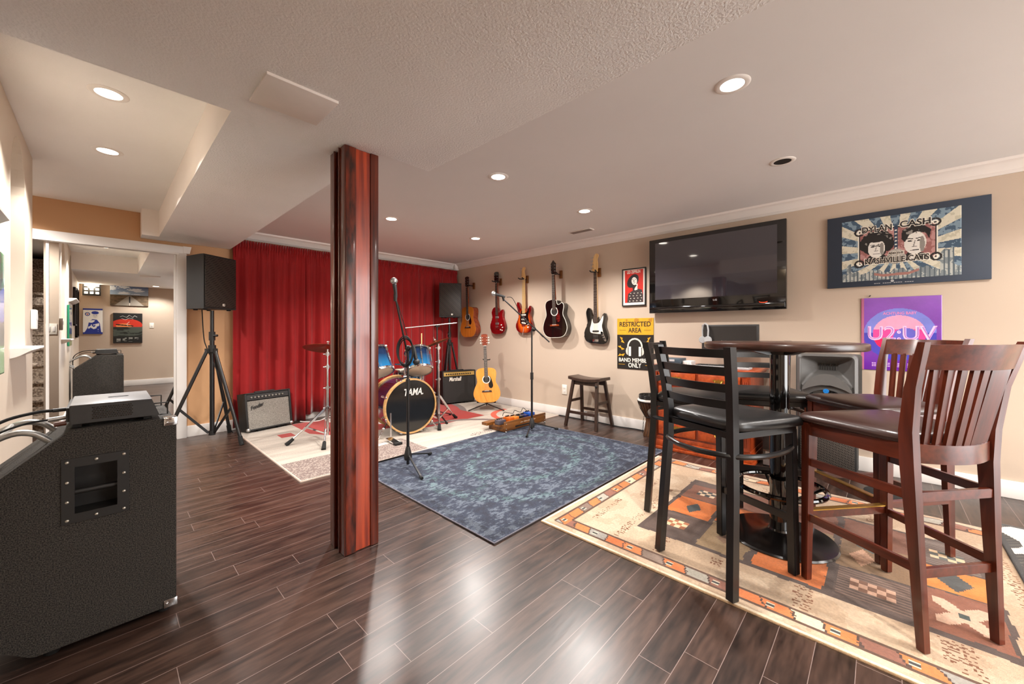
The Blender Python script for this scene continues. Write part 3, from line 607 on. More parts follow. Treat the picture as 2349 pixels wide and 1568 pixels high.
def make_brown_chair():
    t = thing('wooden_bar_stool', 'x', 'bar stool')
    ol = spline([(.235, .19), (.245, 0), (.235, -.19), (.20, -.235), (0, -.215), (-.15, -.19), (-.185, -.14), (-.19, 0), (-.185, .14), (-.15, .19), (0, .215), (.20, .235)], 4)
    cushion(MB(), ol, .727, .768, .016).build('seat', M['bleather'], t)
    mb = MB()
    mb.bar((.205, -.20, .70), (.205, .20, .70), .022, .062); mb.bar((.20, .205, .70), (-.17, .172, .70), .022, .062); mb.bar((.20, -.205, .70), (-.17, -.172, .70), .022, .062)
    mb.build('seat_frame', M['bwoodx'], t)
    for s in (-1, 1):
        MB().bar((.205, s*.212, .004), (.20, s*.205, .728), .030, .030, up=(0, 1, 0), w1=.040, t1=.040, bev=.003).build('leg', M['bwood'], t)
        mb = MB(); P = [(-.215, .158, .004, .013, .012), (-.195, .164, .40, .019, .014), (-.182, .170, .66, .024, .015), (-.184, .178, .78, .023, .015), (-.206, .190, .94, .019, .013), (-.255, .208, 1.105, .011, .012)]
        mb.loft([[(x-a, s*y-b, z), (x+a, s*y-b, z), (x+a, s*y+b, z), (x-a, s*y+b, z)] for x, y, z, a, b in P]); mb.build('back_post', M['bwood'], t)
        for z, x1 in ((.545, 0), (.29, 0)): MB().bar((.20, s*.208, z), (-.195, s*.166, z), .018, .034, bev=.002).build('side_stretcher', M['bwoodx'], t)
    arc_strip(MB(), (-.240, -.198, 1.052), (-.240, .198, 1.052), .055, .088, .018, 16, ang=.28).build('crest_rail', M['bwoodx'], t)
    arc_strip(MB(), (-.180, -.165, .70), (-.180, .165, .70), .045, .068, .022, 16).build('lower_back_rail', M['bwoodx'], t)
    for k in range(9):
        u = (k+1)/10; b = math.sin(PI*u); y0, y1 = -.155+.31*u, -.188+.376*u
        MB().loft([[(x-.006, y-.0125, z), (x+.006, y-.0125, z), (x+.006, y+.0125, z), (x-.006, y+.0125, z)] for x, y, z in ((-.180-.045*b, y0, .73), (-.228-.055*b, y1, 1.015))]).build('back_spindle', M['bwood'], t)
    MB().bar((.205, -.20, .30), (.205, .20, .30), .02, .036, bev=.002).build('foot_rail', M['bwoodx'], t)
    MB().box((.205, 0, .3205), (.028, .38, .005)).build('brass_strip', M['brass'], t)['label'] = 'worn brass strip'
    for z in (.545, .27): MB().bar((-.197, -.16, z), (-.197, .16, z), .018, .034, bev=.002).build('rear_stretcher', M['bwoodx'], t)
    return t
wc = make_brown_chair()
ang_place(wc, 2.270, -.042, 50.7, 'dark brown wooden bar stool with brown seat in the right foreground, nearest the camera', 'wooden bar stools')
dup(wc, (2.92, .01, .0095), math.radians(135), 'dark brown wooden bar stool behind the nearest one, back towards the purple poster', 'wooden bar stools')

# bar table
t = thing('round_bar_table', 'round dark wood bar table on black pedestal with foot ring', 'table', (2.591, .411, .0095))
MB().lathe([(0, 1.044), (.366, 1.044), (.372, 1.047), (.375, 1.052), (.375, 1.074), (.372, 1.080), (.366, 1.082), (0, 1.082)], 96).build('tabletop', wood('dark cherry tabletop', '#2a160f', '#40241a', .3, .3, 'X', 2.2, .0, .15, 2), t)
mb = MB()
for a in range(4):
    m = RZ(PI/4+a*PI/2); mb.prism([(0, 1.044), (.17, 1.044), (.17, 1.036), (.08, 1.014), (0, 1.014)], -.02, .02, m)
mb.lathe([(.06, 1.014), (.075, 1.044)], 20); mb.build('top_bracket', M['blkm'], t)
MB().lathe([(.046, .02), (.046, 1.03)], 28).build('column', M['gblk'], t)
MB().lathe([(0, 0), (.257, 0), (.262, .006), (.255, .014), (.17, .024), (.09, .032), (.055, .045), (.05, .055), (0, .055)], 56).build('base_plate', mat('worn black iron', '#141110', .22, spec=.6, noise=.3, nscale=9, coat=.3), t)
mb = MB(); mb.tube([(.21*math.cos(2*PI*k/40), .21*math.sin(2*PI*k/40), .285) for k in range(40)], .013, 8, loop=True)
for a in range(4):
    an = .5+a*PI/2; mb.tube([(.04*math.cos(an), .04*math.sin(an), .20), (.12*math.cos(an), .12*math.sin(an), .235), (.205*math.cos(an), .205*math.sin(an), .283)], .008, 6)
mb.lathe([(.052, .17), (.052, .23)], 24); mb.build('foot_ring', M['gblk'], t)

# saddle stool by the guitar wall
t = thing('saddle_stool', 'dark walnut saddle-seat stool standing under the black bass guitar', 'stool', (4.10, 2.60, 0))
secs = []
for k in range(13):
    y = -.225+.45*k/12; z = .545+.022*(abs(y)/.225)**2
    secs.append([(-.12, y, z), (.12, y, z), (.12, y, z+.030), (.105, y, z+.036), (-.105, y, z+.036), (-.12, y, z+.030)])
MB().loft(secs).build('seat', M['walnut'], t)
for sx in (-1, 1):
    for sy in (-1, 1): MB().bar((sx*.185, sy*.215, .0), (sx*.085, sy*.165, .56), .034, .034, up=(0, 1, 0), bev=.002).build('leg', M['walnut'], t)
for s in (-1, 1):
    MB().bar((s*.155, -.20, .17), (s*.155, .20, .17), .018, .032).build('stretcher', M['walnut'], t)
    MB().bar((-.13, s*.19, .30), (.13, s*.19, .30), .018, .032).build('stretcher', M['walnut'], t)
    MB().bar((s*.08, -.16, .525), (s*.08, .16, .525), .018, .05).build('apron', M['walnut'], t)
MB().lathe([(.014, 0), (.018, .008), (.012, .02), (.0, .022)], 12, T(-.105, -.17, .50) @ RY(-PI/2)).build('knob', M['blk'], t)

# desk / dresser with drawers
DX, DY = 3.765, 1.235
t = thing('dresser', 'red cherry dresser with ornate brass drawer pulls against the right wall', 'dresser', (DX, DY, 0))
MB().box((.275, 0, .43), (.51, .86, .66)).build('body', M['cherryd'], t)
mb = MB(); mb.box((.27, 0, .807), (.56, .94, .022), bev=.006); mb.box((.28, 0, .785), (.53, .90, .026), bev=.008); mb.build('top_board', M['cherry'], t)
mb = MB()
for z, e, h in ((.015, .022, .03), (.06, .012, .06), (.105, .004, .05)): mb.box((.275, 0, z), (.51+2*e, .86+2*e, h), bev=.006)
mb.build('plinth', M['cherry'], t)
for sy in (-1, 1):
    mb = MB(); mb.box((.008, sy*.40, .44), (.03, .055, .62))
    for k in range(3): mb.box((-.009, sy*.40-.014+.014*k, .44), (.006, .007, .56), bev=.002)
    mb.build('fluted_pilaster', M['cherryd'], t)
for r, (zc, hh) in enumerate(((.70, .115), (.55, .14), (.39, .15), (.225, .15))):
    for sy in (-1, 1):
        dr = MB().box((.012, sy*.185, zc), (.022, .345, hh), bev=.006).build('drawer', M['cherry'], t)
        mb = MB(); pl = spline([(-.048, .012), (-.03, .022), (-.015, .014), (0, .026), (.015, .014), (.03, .022), (.048, .012), (.03, -.004), (.015, -.022), (0, -.028), (-.015, -.022), (-.03, -.004)], 3)
        m = T(-.0, sy*.185, zc) @ RZ(-PI/2); mb.prism(pl, -.004, .0, m)
        mb.tube([(-.028, -.006, .006), (-.024, -.016, -.012), (0, -.018, -.020), (.024, -.016, -.012), (.028, -.006, .006)], .003, 6, m=m); mb.sphere((-.028, -.006, .006), .005, m); mb.sphere((.028, -.006, .006), .005, m)
        mb.build('drawer_pull', M['brass'], dr)
# things on the dresser
t = thing('computer_monitor', 'flat dark computer monitor standing on the cherry dresser', 'monitor', (4.13, 1.055, .818))
MB().box((0, 0, .255), (.03, .49, .29), bev=.004).build('housing', M['dgrey'], t)
MB().box((-.016, 0, .262), (.002, .455, .245)).build('screen', mat('dark monitor screen', '#2b2826', .35, noise=.02), t)
mb = MB(); mb.box((.02, 0, .07), (.03, .05, .14)); mb.box((.0, 0, .006), (.16, .22, .012), bev=.004); mb.build('stand', M['dgrey'], t)
t = thing('headphones', 'silver white headphones hanging on the monitor corner', 'headphones', (4.10, 1.262, 1.225))
mb = MB(); pts = [(.0, math.cos(a)*.028*1.0, math.sin(a)*.02-.0) for a in np.linspace(0, PI, 9)]
mb.tube([(-.02, -.03, -.13), (-.02, -.034, -.06), (-.012, -.024, -.01), (0, 0, .006), (.012, .024, -.01), (.02, .032, -.06), (.02, .03, -.13)], .008, 8); mb.build('headband', M['lgrey'], t)
for s in (-1, 1):
    MB().lathe([(0, -.012), (.03, -.012), (.036, -.004), (.036, .006), (.028, .012), (0, .012)], 20, T(s*.02, s*.03, -.155) @ RY(PI/2)).build('ear_cup', M['lgrey'], t)
t = thing('keyboard', 'grey computer keyboard on the front of dresser', 'keyboard', (3.90, 1.05, .818), 0)
MB().box((0, 0, .010), (.14, .44, .02), bev=.003).build('case', M['lgrey'], t)
mb = MB()
for r in range(5):
    for k in range(17): mb.box((-.048+.024*r, -.205+.0257*k, .023), (.019, .021, .008), bev=.001)
mb.build('keys', M['dgrey'], t)
t = thing('computer_mouse', 'small white mouse left of the keyboard', 'mouse', (3.87, 1.33, .818)); MB().sphere((0, 0, .012), .03, sc=(1.3, .8, .55)).build('shell', M['white'], t); MB().box((-.02, 0, .026), (.02, .003, .004)).build('scroll_wheel', M['dgrey'], t)
t = thing('audio_interface', 'small grey and blue audio box on dresser left end', 'audio interface', (3.95, 1.52, .818)); MB().box((0, 0, .045), (.16, .20, .05), bev=.004).build('case', mat('slate box', '#3a4a55', .4, noise=.1), t); MB().box((-.081, .02, .05), (.003, .13, .02)).build('front_panel', M['lgrey'], t); MB().box((0, 0, .009), (.17, .22, .018)).build('base', M['blk'], t)
t = thing('paper_stack', 'loose white papers on the dresser behind keyboard', 'papers', (3.98, 1.375, .818)); MB().box((0, 0, .02), (.12, .08, .04)).build('sheets', mat('paper', '#d7d6d2', .8, noise=.05), t); MB().box((0, 0, .043), (.12, .08, .006)).build('top_sheet', mat('paper top', '#e6e4df', .8, noise=.05), t)

# djembe with tambourine
t = thing('djembe', 'small carved wooden goblet drum standing left of the dresser', 'drum', (4.165, 1.85, 0))
dj = wood('carved dark drum wood', '#2b180e', '#6a4527', .55, .05, 'Z', 10, .6)
MB().lathe([(0, 0), (.075, 0), (.078, .01), (.062, .08), (.05, .16), (.052, .20), (.075, .24), (.105, .30), (.125, .37), (.130, .405), (0, .405)], 32).build('shell', dj, t)
MB().lathe([(.131, .385), (.136, .39), (.136, .402), (.131, .410), (.0, .412)], 32, cap=False).build('drum_skin', mat('white drum skin', '#ded8cf', .7, noise=.06), t)
mb = MB()
for k in range(24):
    a = 2*PI*k/24; a2 = a+.10; mb.tube([(.137*math.cos(a), .137*math.sin(a), .385), (.115*math.cos(a2), .115*math.sin(a2), .31), (.062*math.cos(a), .062*math.sin(a), .215)], .0022, 4)
mb.tube([(.137*math.cos(2*PI*k/32), .137*math.sin(2*PI*k/32), .385) for k in range(32)], .004, 6, loop=True); mb.tube([(.058*math.cos(2*PI*k/20), .058*math.sin(2*PI*k/20), .213) for k in range(20)], .006, 6, loop=True)
mb.build('rope', M['blk'], t)
mb = MB()
for k in range(9):
    mb.tube([(-.045+.006*math.cos(a)*(k % 2)-.012*k*.3, .055+.006*math.cos(a)*((k+1) % 2), .205-.02*k+.012*math.sin(a)) for a in np.linspace(0, 2*PI, 8)[:-1]], .0018, 5, loop=True)
mb.build('hanging_chain', M['blk'], t)
t = thing('tambourine', 'black tambourine with silver jingles resting on the goblet drum', 'tambourine', (4.155, 1.85, .413))
MB().lathe([(.108, 0), (.116, 0), (.116, .045), (.108, .045), (.108, 0)], 40, cap=False).build('hoop', M['blk'], t)
mb = MB()
for k in range(12):
    for dz in (.013, .032): mb.lathe([(0, -.0015), (.013, -.0015), (.013, .0015), (0, .0015)], 12, T(.118*math.cos(2*PI*k/12), .118*math.sin(2*PI*k/12), dz))
mb.build('jingles', M['steel'], t)

# powered grey loudspeaker on black subwoofer
SX, SY = 4.0, .32
t = thing('subwoofer', 'black subwoofer cabinet with mesh grille under the grey loudspeaker', 'subwoofer', (SX, SY, 0))
MB().box((.15, 0, .195), (.30, .37, .35), bev=.006).build('cabinet', M['tolex'], t)
def mesh_mat(name, hole, metal_, sc_):
    if name in MATS: return MATS[name]
    m = bpy.data.materials.new(name); m.use_nodes = True; nt = m.node_tree; b = nt.nodes['Principled BSDF']; b.inputs['Roughness'].default_value = .45; b.inputs['Metallic'].default_value = .3
    tc = nt.nodes.new('ShaderNodeTexCoord'); v = nt.nodes.new('ShaderNodeTexVoronoi'); v.inputs['Scale'].default_value = sc_; v.inputs['Randomness'].default_value = .0
    mpn = nt.nodes.new('ShaderNodeMapping'); mpn.inputs['Rotation'].default_value = (.785, .3, .5); nt.links.new(tc.outputs['Object'], mpn.inputs[0]); nt.links.new(mpn.outputs[0], v.inputs[0])
    rp = nt.nodes.new('ShaderNodeValToRGB'); rp.color_ramp.elements[0].position = .30; rp.color_ramp.elements[1].position = .46; rp.color_ramp.elements[0].color = (*lin(hole), 1); rp.color_ramp.elements[1].color = (*lin(metal_), 1)
    nt.links.new(v.outputs['Distance'], rp.inputs[0]); nt.links.new(rp.outputs[0], b.inputs['Base Color']); MATS[name] = m; return m
grl = mesh_mat('perforated steel grille', '#080706', '#4b4540', 95)
MB().box((-.003, 0, .20), (.008, .34, .30), bev=.002).build('grille', grl, t)
for y in (-.14, .14):
    for x in (.04, .26): MB().lathe([(.018, 0), (.02, .02)], 10, T(x, y, 0)).build('foot', M['rubber'], t)
t = thing('powered_loudspeaker', 'grey moulded powered loudspeaker with blue badge on black subwoofer', 'loudspeaker', (SX, SY, .371))
mb = MB(); prf = spline([(.10, -.18), (.10, .18), (.105, .192), (.20, .15), (.26, .10), (.26, -.10), (.20, -.15), (.105, -.192)], 2)
mb.loft([[(x, y, z) for x, y in [(px*s1+o_, py*s1) for px, py in prf]] for z, s1, o_ in ((0, .94, .01), (.012, 1, 0), (.585, 1, 0), (.600, .93, .01))]); mb.build('cabinet', M['grey'], t)
mb = MB(); ys, zt, zb = .172, .585, .335
def rr(hw, z0, z1, x, r=.03, n=4):
    out = []
    for cx_, cz_, a0 in ((hw-r, z1-r, 0), (-hw+r, z1-r, PI/2), (-hw+r, z0+r, PI), (hw-r, z0+r, 1.5*PI)):
        for k in range(n+1): a = a0+PI/2*k/n; out.append((x, cx_+r*math.cos(a), cz_+r*math.sin(a)))
    return out
mb.loft([rr(.190, .0, .600, .11, .035), rr(.190, .004, .598, -.004, .035), rr(.172, .02, .582, -.020, .03), rr(.163, .028, .574, -.010, .028), rr(.163, .028, .574, .10, .028)], cap=False); mb.build('front_bezel', M['grey'], t)
MB().box((.045, 0, .185), (.10, .32, .31)).build('lower_baffle', M['grey'], t)
mb = MB(); mb.loft([rr(.1625, .335, .5735, -.008, .02), rr(.135, .39, .562, .03, .02), rr(.075, .455, .532, .075, .012), rr(.062, .462, .524, .095, .01)], cap=False); mb.box((.10, 0, .455), (.004, .33, .24)); mb.build('horn_waveguide', M['grey'], t)
mb = MB()
for k in range(7): mb.box((.090, -.048+.016*k, .493), (.006, .007, .052))
mb.build('horn_slots', M['blk'], t)
mb = MB(); mb.prism(spline([(-.158, .30), (-.12, .375), (-.06, .425), (0, .44), (.06, .425), (.12, .375), (.158, .30), (.10, .33), (0, .355), (-.10, .33)], 4), -.034, -.008, RZ(-PI/2), bev=.008); mb.build('woofer_brow', M['grey'], t)
n_ = 28; mb = MB(); mb.prism([(.155*math.cos(a)*1.0, .165+.15*math.sin(a)) for a in np.linspace(0, 2*PI, 40)[:-1]], -.030, -.010, RZ(-PI/2), bev=.006); mb.build('woofer_grille', M['gblk'], t)
MB().lathe([(0, .004), (.017, .004), (.019, 0), (.0, 0)], 24, T(-.031, 0, .305) @ RY(-PI/2)).build('badge', mat('blue round badge', '#1e78c8', .25, noise=.3, nscale=90, coat=.5), t)
t = thing('computer_tower', 'small black box with silver lower edge on floor between dresser and subwoofer', 'computer', (3.90, .655, 0))
MB().box((.17, 0, .175), (.34, .17, .35), bev=.005).build('case', M['blk'], t); MB().box((-.003, 0, .04), (.006, .16, .05)).build('silver_panel', M['steel'], t); MB().box((-.003, 0, .12), (.006, .16, .055)).build('front_panel', M['gblk'], t); MB().box((-.007, .04, .12), (.003, .045, .025)).build('emblem', M['steel'], t)
o = MB().lathe([(0, 0), (.14, 0), (.145, .006), (.13, .014), (0, .014)], 36).build('black_disc', M['rubber'], None); o.location = (3.82, -.05, 0); tag(o, 'flat round black base on the floor behind the wooden bar stools', 'disc')
# ================================================================== music gear
# bass cabinet in left foreground: profile in XZ, front faces -X
t = thing('bass_cabinet', 'large black carpeted bass speaker cabinet in left foreground with recessed handle', 'speaker cabinet', (.0, 2.11, .0))
cabp = [(.205, .04), (.205, .785), (.195, .797), (-.075, .797), (-.088, .792), (-.31, .60), (-.318, .585), (-.318, .16), (-.31, .145), (-.178, .036), (-.165, .03), (.195, .03)]
CD = .44; hx0, hx1, hz0, hz1 = -.080, .040, .488, .668
# body with a handle opening: side panel made of strips around the opening
mb = MB(); inner = .10
mb.prism(cabp, inner, CD, bev=0)
# front side panel (y 0..inner) split around the opening
def clip(poly, x0, x1, z0, z1):
    def cl(P, f, g):
        out = []
        for i in range(len(P)):
            a, b = P[i], P[(i+1) % len(P)]; fa, fb = f(a), f(b)
            if fa >= 0: out.append(a)
            if fa*fb < 0: tt = fa/(fa-fb); out.append((a[0]+(b[0]-a[0])*tt, a[1]+(b[1]-a[1])*tt))
        return out
    P = cl(poly, lambda p: p[0]-x0, 0); P = cl(P, lambda p: x1-p[0], 0); P = cl(P, lambda p: p[1]-z0, 0); return cl(P, lambda p: z1-p[1], 0)
for q in ((-1, hx0, -1, 2), (hx1, 1, -1, 2), (hx0, hx1, -1, hz0), (hx0, hx1, hz1, 2)): mb.prism(clip(cabp, *q), 0, inner)
bmesh.ops.remove_doubles(mb.bm, verts=mb.bm.verts, dist=.0001)
mb.build('cabinet', M['carpet'], t, smooth=25)
hd = MB()
for c_, d_ in (((hx0-.010, -.002, (hz0+hz1)/2), (.032, .006, hz1-hz0-.012)), ((hx1+.010, -.002, (hz0+hz1)/2), (.032, .006, hz1-hz0-.012)), (((hx0+hx1)/2, -.002, hz0-.010), (hx1-hx0+.052, .006, .032)), (((hx0+hx1)/2, -.002, hz1+.010), (hx1-hx0+.052, .006, .032))): hd.box(c_, d_)
hx = (hx0+hx1)/2; 
hd.box((hx0+.001, .045, .578), (.004, .09, .18)); hd.box((hx1-.001, .045, .578), (.004, .09, .18)); hd.box((hx, .045, hz0+.001), (.12, .09, .004)); hd.box((hx, .045, hz1-.001), (.12, .09, .004)); hd.box((hx, .092, .578), (.12, .004, .18))
hdo = hd.build('recessed_handle', M['blk'], t)
MB().cyl((hx0, .022, .566), (hx1, .022, .566), .010, seg=16).build('grip_bar', M['blk'], hdo)
mb = MB()
for x, z in [(hx0-.012, z) for z in (.474, .540, .61, .682)]+[(hx1+.012, z) for z in (.474, .540, .61, .682)]+[(hx, hz1+.012), (hx, hz0-.012)]: mb.sphere((x, -.006, z), .0055, seg=10, sc=(1, .6, 1))
mb.build('screws', M['screw'], hdo)
for x, z, sx, sz in ((.205, .797, 1, 1), (.205, .03, 1, -1)):
    mb = MB(); mb.box((x-.018*sx, -.003, z-.014*sz), (.042, .004, .030), bev=.0015); mb.box((x+.001*sx, .018, z-.014*sz), (.004, .042, .030), bev=.0015); mb.box((x-.018*sx, .018, z+.0015*sz), (.042, .042, .003), bev=.001); mb.sphere((x-.03, -.006, z-.016*sz), .005, seg=8)
    mb.build('corner_protector', M['chrome'], t)
for y in (.012, CD-.01):
    mb = MB(); pts = [(-.09, y+.0, .80), (-.14, y, .765), (-.30, y, .62)]
    mb.tube([(-.12, y+.03, .79), (-.29, y+.03, .645)], .0, 4) if False else None
mb = MB(); mb.tube(spline([(-.135, .10, .745), (-.18, .10, .785), (-.24, .10, .785), (-.34, .10, .72), (-.37, .10, .67), (-.31, .10, .62)], 5, closed=False), .011, 10); mb.tube(spline([(-.135, .34, .745), (-.18, .34, .785), (-.24, .34, .785), (-.34, .34, .72), (-.37, .34, .67), (-.31, .34, .62)], 5, closed=False), .011, 10)
mb.cyl((-.25, .10, .782), (-.25, .34, .782), .011)
mb.build('metal_grab_rail', M['steel'], t)
for x, z in ((-.06, .798), (.10, .798)):
    MB().lathe([(.022, 0), (.03, .001), (.032, .003), (.022, .004)], 20, T(x+.0, .05, z-.002), cap=False).build('port_ring', M['blk'], t)
for x in (-.13, .17):
    for y in (.05, CD-.05): MB().lathe([(.02, 0), (.022, .03)], 12, T(x, y, 0)).build('foot', M['rubber'], t)
# amp head
t = thing('bass_amp_head', 'slim grey metal amplifier head lying on the big black cabinet', 'amplifier', (.02, 2.13, .797))
alu = mat('grey anodised metal', '#8c8c8e', .35, metal=.55, noise=.05, nscale=30)
mb = MB(); mb.prism([(-.108, .015), (.135, .015), (.112, .082), (-.108, .082)], 0, .30, bev=.002); mb.build('chassis', M['dgrey'], t)
MB().box((.003, .15, .0835), (.218, .30, .003), bev=.001).build('top_cover', alu, t)
mb = MB()
for r in range(7):
    for k in range(16): mb.box((-.050+.0068*k+(.0034 if r % 2 else 0), -.0005, .030+.0068*r), (.0042, .003, .0036))
mb.build('side_vents', M['gblk'], t)
text('500', .085, .03, M['dgrey'], t, (.03, .13, .0852), 0, 'embossed_lettering', .0005, rx=0) if False else None
mb = MB(); mb.tube([(.02+.03*math.cos(a), .16+.012*math.sin(a), .0855) for a in np.linspace(0, 2*PI, 18)[:-1]], .001, 4, loop=True); mb.build('oval_emblem', M['dgrey'], t)
for y in (.02, .28):
    MB().tube([(.118, y-.012, .062), (.160, y-.012, .062), (.160, y-.012, .015), (.135, y-.012, .015)], .003, 6).build('rack_handle', M['blk'], t)
for x in (-.09, .10):
    for y in (.03, .27): MB().box((x, y, .008), (.022, .022, .0155)).build('foot', M['rubber'], t)
MB().box((-.112, .15, .05), (.008, .28, .05)).build('rear_panel', M['blk'], t)
mb = MB(); mb.cyl((-.116, .035, .040), (-.16, .03, .037), .008); mb.build('jack_plug', M['steel'], t)
MB().cyl((-.116, .02, .022), (-.145, .015, .02), .009).build('speaker_plug', wood('brown plug', '#3a1c10', '#5a2c18', .4, .2, 'X', 9), t)
MB().cyl((-.116, .06, .066), (-.15, .055, .066), .007).build('cable_boot', M['blk'], t)
def cable(pts, r, label, m=None, cat='cable', n=6): return tag(MB().tube(spline(pts, n, closed=False), r, 8).build('cable', m or M['rubber'], None), label, cat)
cable([(-.13, 2.185, .863), (-.17, 2.18, .862), (-.24, 2.15, .845), (-.31, 2.10, .79), (-.335, 2.0, .70), (-.33, 1.9, .5), (-.325, 1.85, .2), (-.32, 1.85, .01)], .0055, 'thick black power cable arching from the amplifier head to the left')
cable([(-.14, 2.16, .834), (-.19, 2.15, .83), (-.26, 2.12, .80), (-.325, 2.05, .72), (-.335, 1.95, .55), (-.33, 1.93, .2), (-.325, 1.93, .01)], .0035, 'thinner dark instrument cable plugged into the amplifier head')

# PA speaker on tripod
def tripod(label, loc, rz, top, hub, rad, group):
    t = thing('speaker_tripod', label, 'speaker stand', loc, rz, group)
    mb = MB(); mb.cyl((0, 0, .10), (0, 0, hub+.14), .021); mb.cyl((0, 0, hub+.14), (0, 0, top), .0175); mb.build('pole', M['blkm'], t)
    MB().cyl((0, 0, hub+.10), (0, 0, hub+.19), .028).build('upper_collar', M['blk'], t); mb = MB(); mb.cyl((0, 0, hub-.02), (0, 0, hub+.05), .034)
    for k in range(3): a = 2*PI*k/3; mb.box((.035*math.cos(a), .035*math.sin(a), hub-.01), (.05, .03, .05), RZ(0) if False else Matrix())
    mb.build('hub', M['blk'], t); MB().cyl((.02, 0, hub+.15), (.06, .01, hub+.15), .012).build('knob', M['blk'], t)
    mb = MB(); mb.cyl((0, 0, .075), (0, 0, .12), .03); mb.build('lower_collar', M['blk'], t)
    for k in range(3):
        a = 2*PI*k/3; d = Vector((math.cos(a), math.sin(a), 0)); p0 = d*.04+Vector((0, 0, hub)); p1 = d*rad+Vector((0, 0, .02)); mid = p0.lerp(p1, .62)
        l = MB().cyl(p0, p1, .0165, seg=12).build('leg', M['blkm'], t); MB().cyl(p1+(p0-p1).normalized()*.07, p1-Vector((0, 0, .018)), .021, seg=12).build('rubber_foot', M['rubber'], l)
        MB().bar(d*.03+Vector((0, 0, .10)), mid, .010, .024).build('brace', M['blkm'], t)
    return t
def pa(label, loc, rz, w, h, d):
    t = thing('pa_loudspeaker', label, 'loudspeaker', loc, rz, 'black loudspeakers on tripods')
    mb = MB(); P = [(-w/2, 0), (w/2, 0), (w/2*.98, .05), (w*.28, d), (-w*.28, d), (-w/2*.98, .05)]
    mb.loft([[(x, y, z) for x, y in P] for z in (.0, h)]); o = mb.build('cabinet', M['tolex'], t, smooth=25)
    MB().box((0, -.004, h/2), (w-.02, .012, h-.03), bev=.004).build('grille', mesh_mat('black honeycomb grille', '#050505', '#3a332e', 62), t)
    lg = MB().box((w*.07, -.012, .045), (.026, .003, .024)).build('logo_plate', M['ivory'], t); MB().prism([(-.008, -.008), (.002, .002), (-.004, .008), (.009, .009), (.004, .0), (.008, -.008), (.002, -.004)], -.0145, -.0135, T(w*.07, 0, .045)).build('logo_mark', M['blk'], lg)
    for x in (-w*.36, w*.36):
        for y in (.04, d*.75): MB().lathe([(.018, -.012), (.022, 0)], 12, T(x*(1 if y < .1 else .55), y, 0)).build('foot', M['rubber'], t)
    return t
tripod('black tripod stand holding the left loudspeaker beside the mirror casing', (.775, 5.06, 0), math.radians(-62), 1.372, .96, .40, 'black speaker tripods')
pa('black loudspeaker on tripod beside the mirrored closet casing', (.842, 5.03, 1.386), math.radians(34.2), .375, .55, .30)
tripod('black tripod stand of the right loudspeaker behind the drums', (3.90, 5.13, 0), math.radians(210), 1.372, .96, .23, 'black speaker tripods')
pa('black loudspeaker on tripod in the far corner before the red curtain', (3.86, 5.05, 1.386), math.radians(-35), .355, .55, .22)
cable([(.70, 5.12, 1.38), (.72, 5.16, 1.1), (.74, 5.12, .98), (.82, 5.0, .7), (.90, 5.1, .4), (.96, 5.25, .1), (1.0, 5.3, .012)], .005, 'black cable running down from the left loudspeaker along its stand')

# combo amps
def combo(label, loc, rz, w, h, d, tilt, front_m, panel_m, logo, logo_m, knobs, shear):
    t = thing('combo_amplifier', label, 'guitar amplifier', loc, rz)
    m = T(0, 0, .022) @ RX(tilt)
    mb = MB(); mb.prism([(-w/2, 0), (w/2, 0), (w/2, h), (-w/2, h)], .03, d, m); 
    for c_, d_ in (((0, .015, h-.008), (w, .03, .016)), ((0, .015, .008), (w, .03, .016)), ((-w/2+.010, .015, h/2), (.02, .03, h)), ((w/2-.010, .015, h/2), (.02, .03, h))): mb.box(c_, d_, m, bev=.003)
    mb.build('cabinet', M['tolex'], t, smooth=30)
    MB().box((0, .022, (h-.085)/2), (w-.04, .014, h-.10), m).build('grille_cloth', front_m, t)
    pn = MB().box((0, .014, h-.05), (w-.045, .012, .062), m).build('control_panel', panel_m, t)
    mb = MB()
    for k in range(knobs): mb.lathe([(.011, 0), (.009, .014), (0, .014)], 14, m @ T(-w/2+.065+(w-.16)*k/(knobs-1), .008, h-.052) @ RX(PI/2))
    mb.build('knobs', M['blk'] if panel_m is not M['dgrey'] else M['screw'], t)
    for sx in (-1, 1): MB().sphere((sx*(w/2-.012), .006, .014), .022, m, 10, (1, .8, 1)).build('corner_protector', M['steel'], t)
    MB().box((0, d/2, h+.008), (.22, .03, .012), m, bev=.004).build('top_handle', M['blk'], t)
    for sx in (-1, 1): MB().box((sx*w*.22, .05, -.012), (.05, .05, .022), m).build('foot', M['rubber'], t)
    p = m @ Vector((-w/2+.125 if shear > .3 else -w*.12, .010, h-.155 if shear > .3 else h-.13)); text(logo, .15 if shear > .3 else .21, .045 if shear > .3 else .065, logo_m, t, p, 0, 'logo_lettering', .001, shear=shear, rx=PI/2+tilt, ry=-.3 if shear > .3 else 0.)
    return t
silver = mat('silver sparkle grille cloth', '#a39d93', .8, col2='#5a544e', nscale=260, bump=.3, bscale=400, detail=2)
combo('small silver grille combo amplifier tilted back in front of red curtain', (1.345, 5.17, .011), math.radians(11), .50, .425, .19, math.radians(-9), silver, M['dgrey'], 'Fender', M['blk'], 10, .45)
combo('black combo amplifier with gold control panel beside the guitar on stand', (3.90, 4.85, .011), math.radians(-13.5), .575, .50, .19, math.radians(-3), mat('black grille cloth', '#2b2826', .85, noise=.3, nscale=250), M['gold'], 'Marshall', M['ivory'], 12, .22)
for z in (0,):
    mb = MB(); mb.box((0, 0, 0), (.53, .003, .006))

